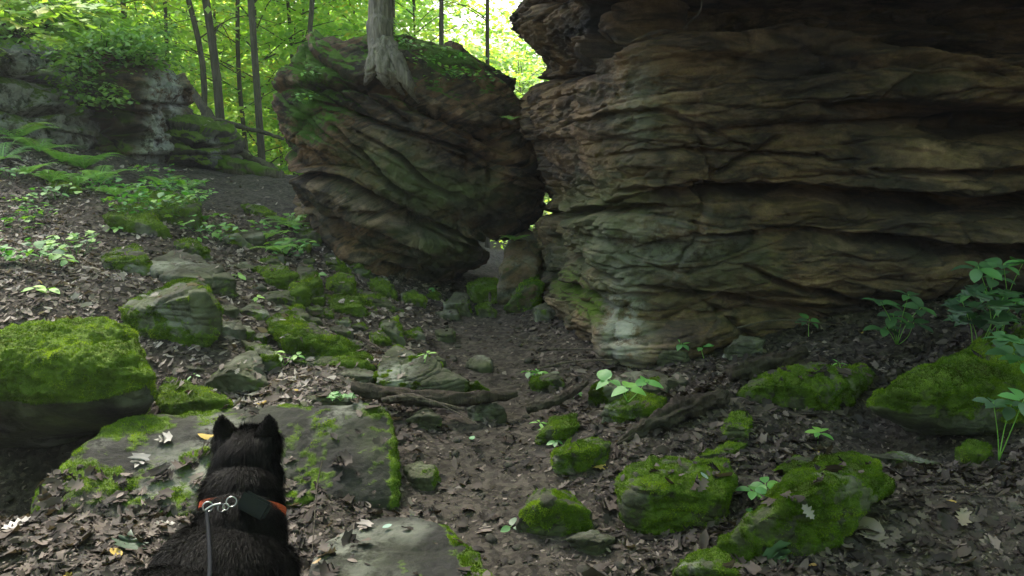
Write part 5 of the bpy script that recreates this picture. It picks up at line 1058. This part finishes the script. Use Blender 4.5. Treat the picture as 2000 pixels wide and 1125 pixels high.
bm = bmesh.new(); bmesh.ops.create_cube(bm, size=1); bmesh.ops.scale(bm, vec=(.078, .022, .048), verts=bm.verts); bmesh.ops.bevel(bm, geom=bm.edges[:], offset=.007, segments=4, affect='EDGES'); me = bpy.data.meshes.new('tracker_box'); bm.to_mesh(me); bm.free(); me.materials.append(M_box)
q = bpy.data.objects.new('tracker_box', me); COL.objects.link(q); q.parent = col; q.location = CB; q.rotation_euler = (R(-32), R(26), R(-8))
def torus(c, axis, R0, r0, n=32, m=8):
    z = Vector(axis).normalized(); x = z.orthogonal().normalized(); y = z.cross(x); P_ = []
    for i in range(n+1):
        t = i/n*2*PI; P_.append(np.array(c)+R0*(math.cos(t)*np.array(x)+math.sin(t)*np.array(y)))
    return tube(P_, r0, m, cap=False)
for px_, py_, rr, axx in [(452, 980, .012, (.3, -.9, .3)), (432, 992, .010, (.8, -.5, .2)), (441, 990, .008, (-.2, -.8, .5))]:
    v, f = torus(U(px_, py_, 1.81)-cc, axx, rr, .0016); q = obj('ring', v, f, M_steel); q.parent = col
ln_ = empty('leash', U(408, 1000, 1.80), 'thin dark leash clipped to the collar and running down out of view', 'leash')
lb = np.array(ln_.location)
v, f = join([torus(U(406, 990, 1.80)-lb, (.3, -1, .2), .012, .002), tube(spline([U(400, 998, 1.795)-lb, U(415, 988, 1.80)-lb, U(432, 984, 1.80)-lb], 10), .0035, 8)]); q = obj('clip', v, f, M_steel); q.parent = ln_
v, f = tube(spline([U(404, 1000, 1.79)-lb, U(407, 1040, 1.70)-lb, U(410, 1100, 1.5)-lb, U(408, 1180, 1.2)-lb, U(440, 1300, .8)-lb, U(600, 1500, .4)-lb], 60), .0045, 10); q = obj('cord', v, f, M_leash); q.parent = ln_
q['label'] = 'dark grey round leash cord'

# ------------------------------------------------------------------ give look-alikes a label of their own, by their order in the row
ORD = ['leftmost', 'second from the left', 'third from the left', 'fourth from the left', 'fifth from the left', 'sixth from the left', 'seventh from the left', 'eighth from the left', 'ninth from the left', 'tenth from the left', 'eleventh from the left', 'twelfth from the left', 'thirteenth from the left', 'fourteenth from the left', 'fifteenth from the left', 'sixteenth from the left']
byl = {}
for o in COL.objects:
    if not o.parent and 'label' in o and 'group' in o: byl.setdefault(o['label'], []).append(o)
for lab, os_ in byl.items():
    if len(os_) < 2: continue
    os_.sort(key=lambda o: proj(np.array(o.location))[0])
    for k, o in enumerate(os_):
        o['label'] = '%s %s' % (ORD[k] if k < len(os_)-1 else 'rightmost', lab.replace('low leafy', 'leafy'))

# ------------------------------------------------------------------ thin woodland haze
bm = bmesh.new(); bmesh.ops.create_cube(bm, size=1); me = bpy.data.meshes.new('haze'); bm.to_mesh(me); bm.free()
hzo = bpy.data.objects.new('haze', me); COL.objects.link(hzo); hzo.scale = (170, 130, 29); hzo.location = (0, 22, 6.0)
N = NT('thin haze'); pv_ = N.n('ShaderNodeVolumePrincipled'); pv_.inputs['Color'].default_value = (.9, .95, .95, 1); pv_.inputs['Density'].default_value = .0014; pv_.inputs['Anisotropy'].default_value = .3
N.t.links.new(pv_.outputs[0], N.out.inputs['Volume']); me.materials.append(N.m)
tag(hzo, 'pale thin haze in the woods', kind='stuff')
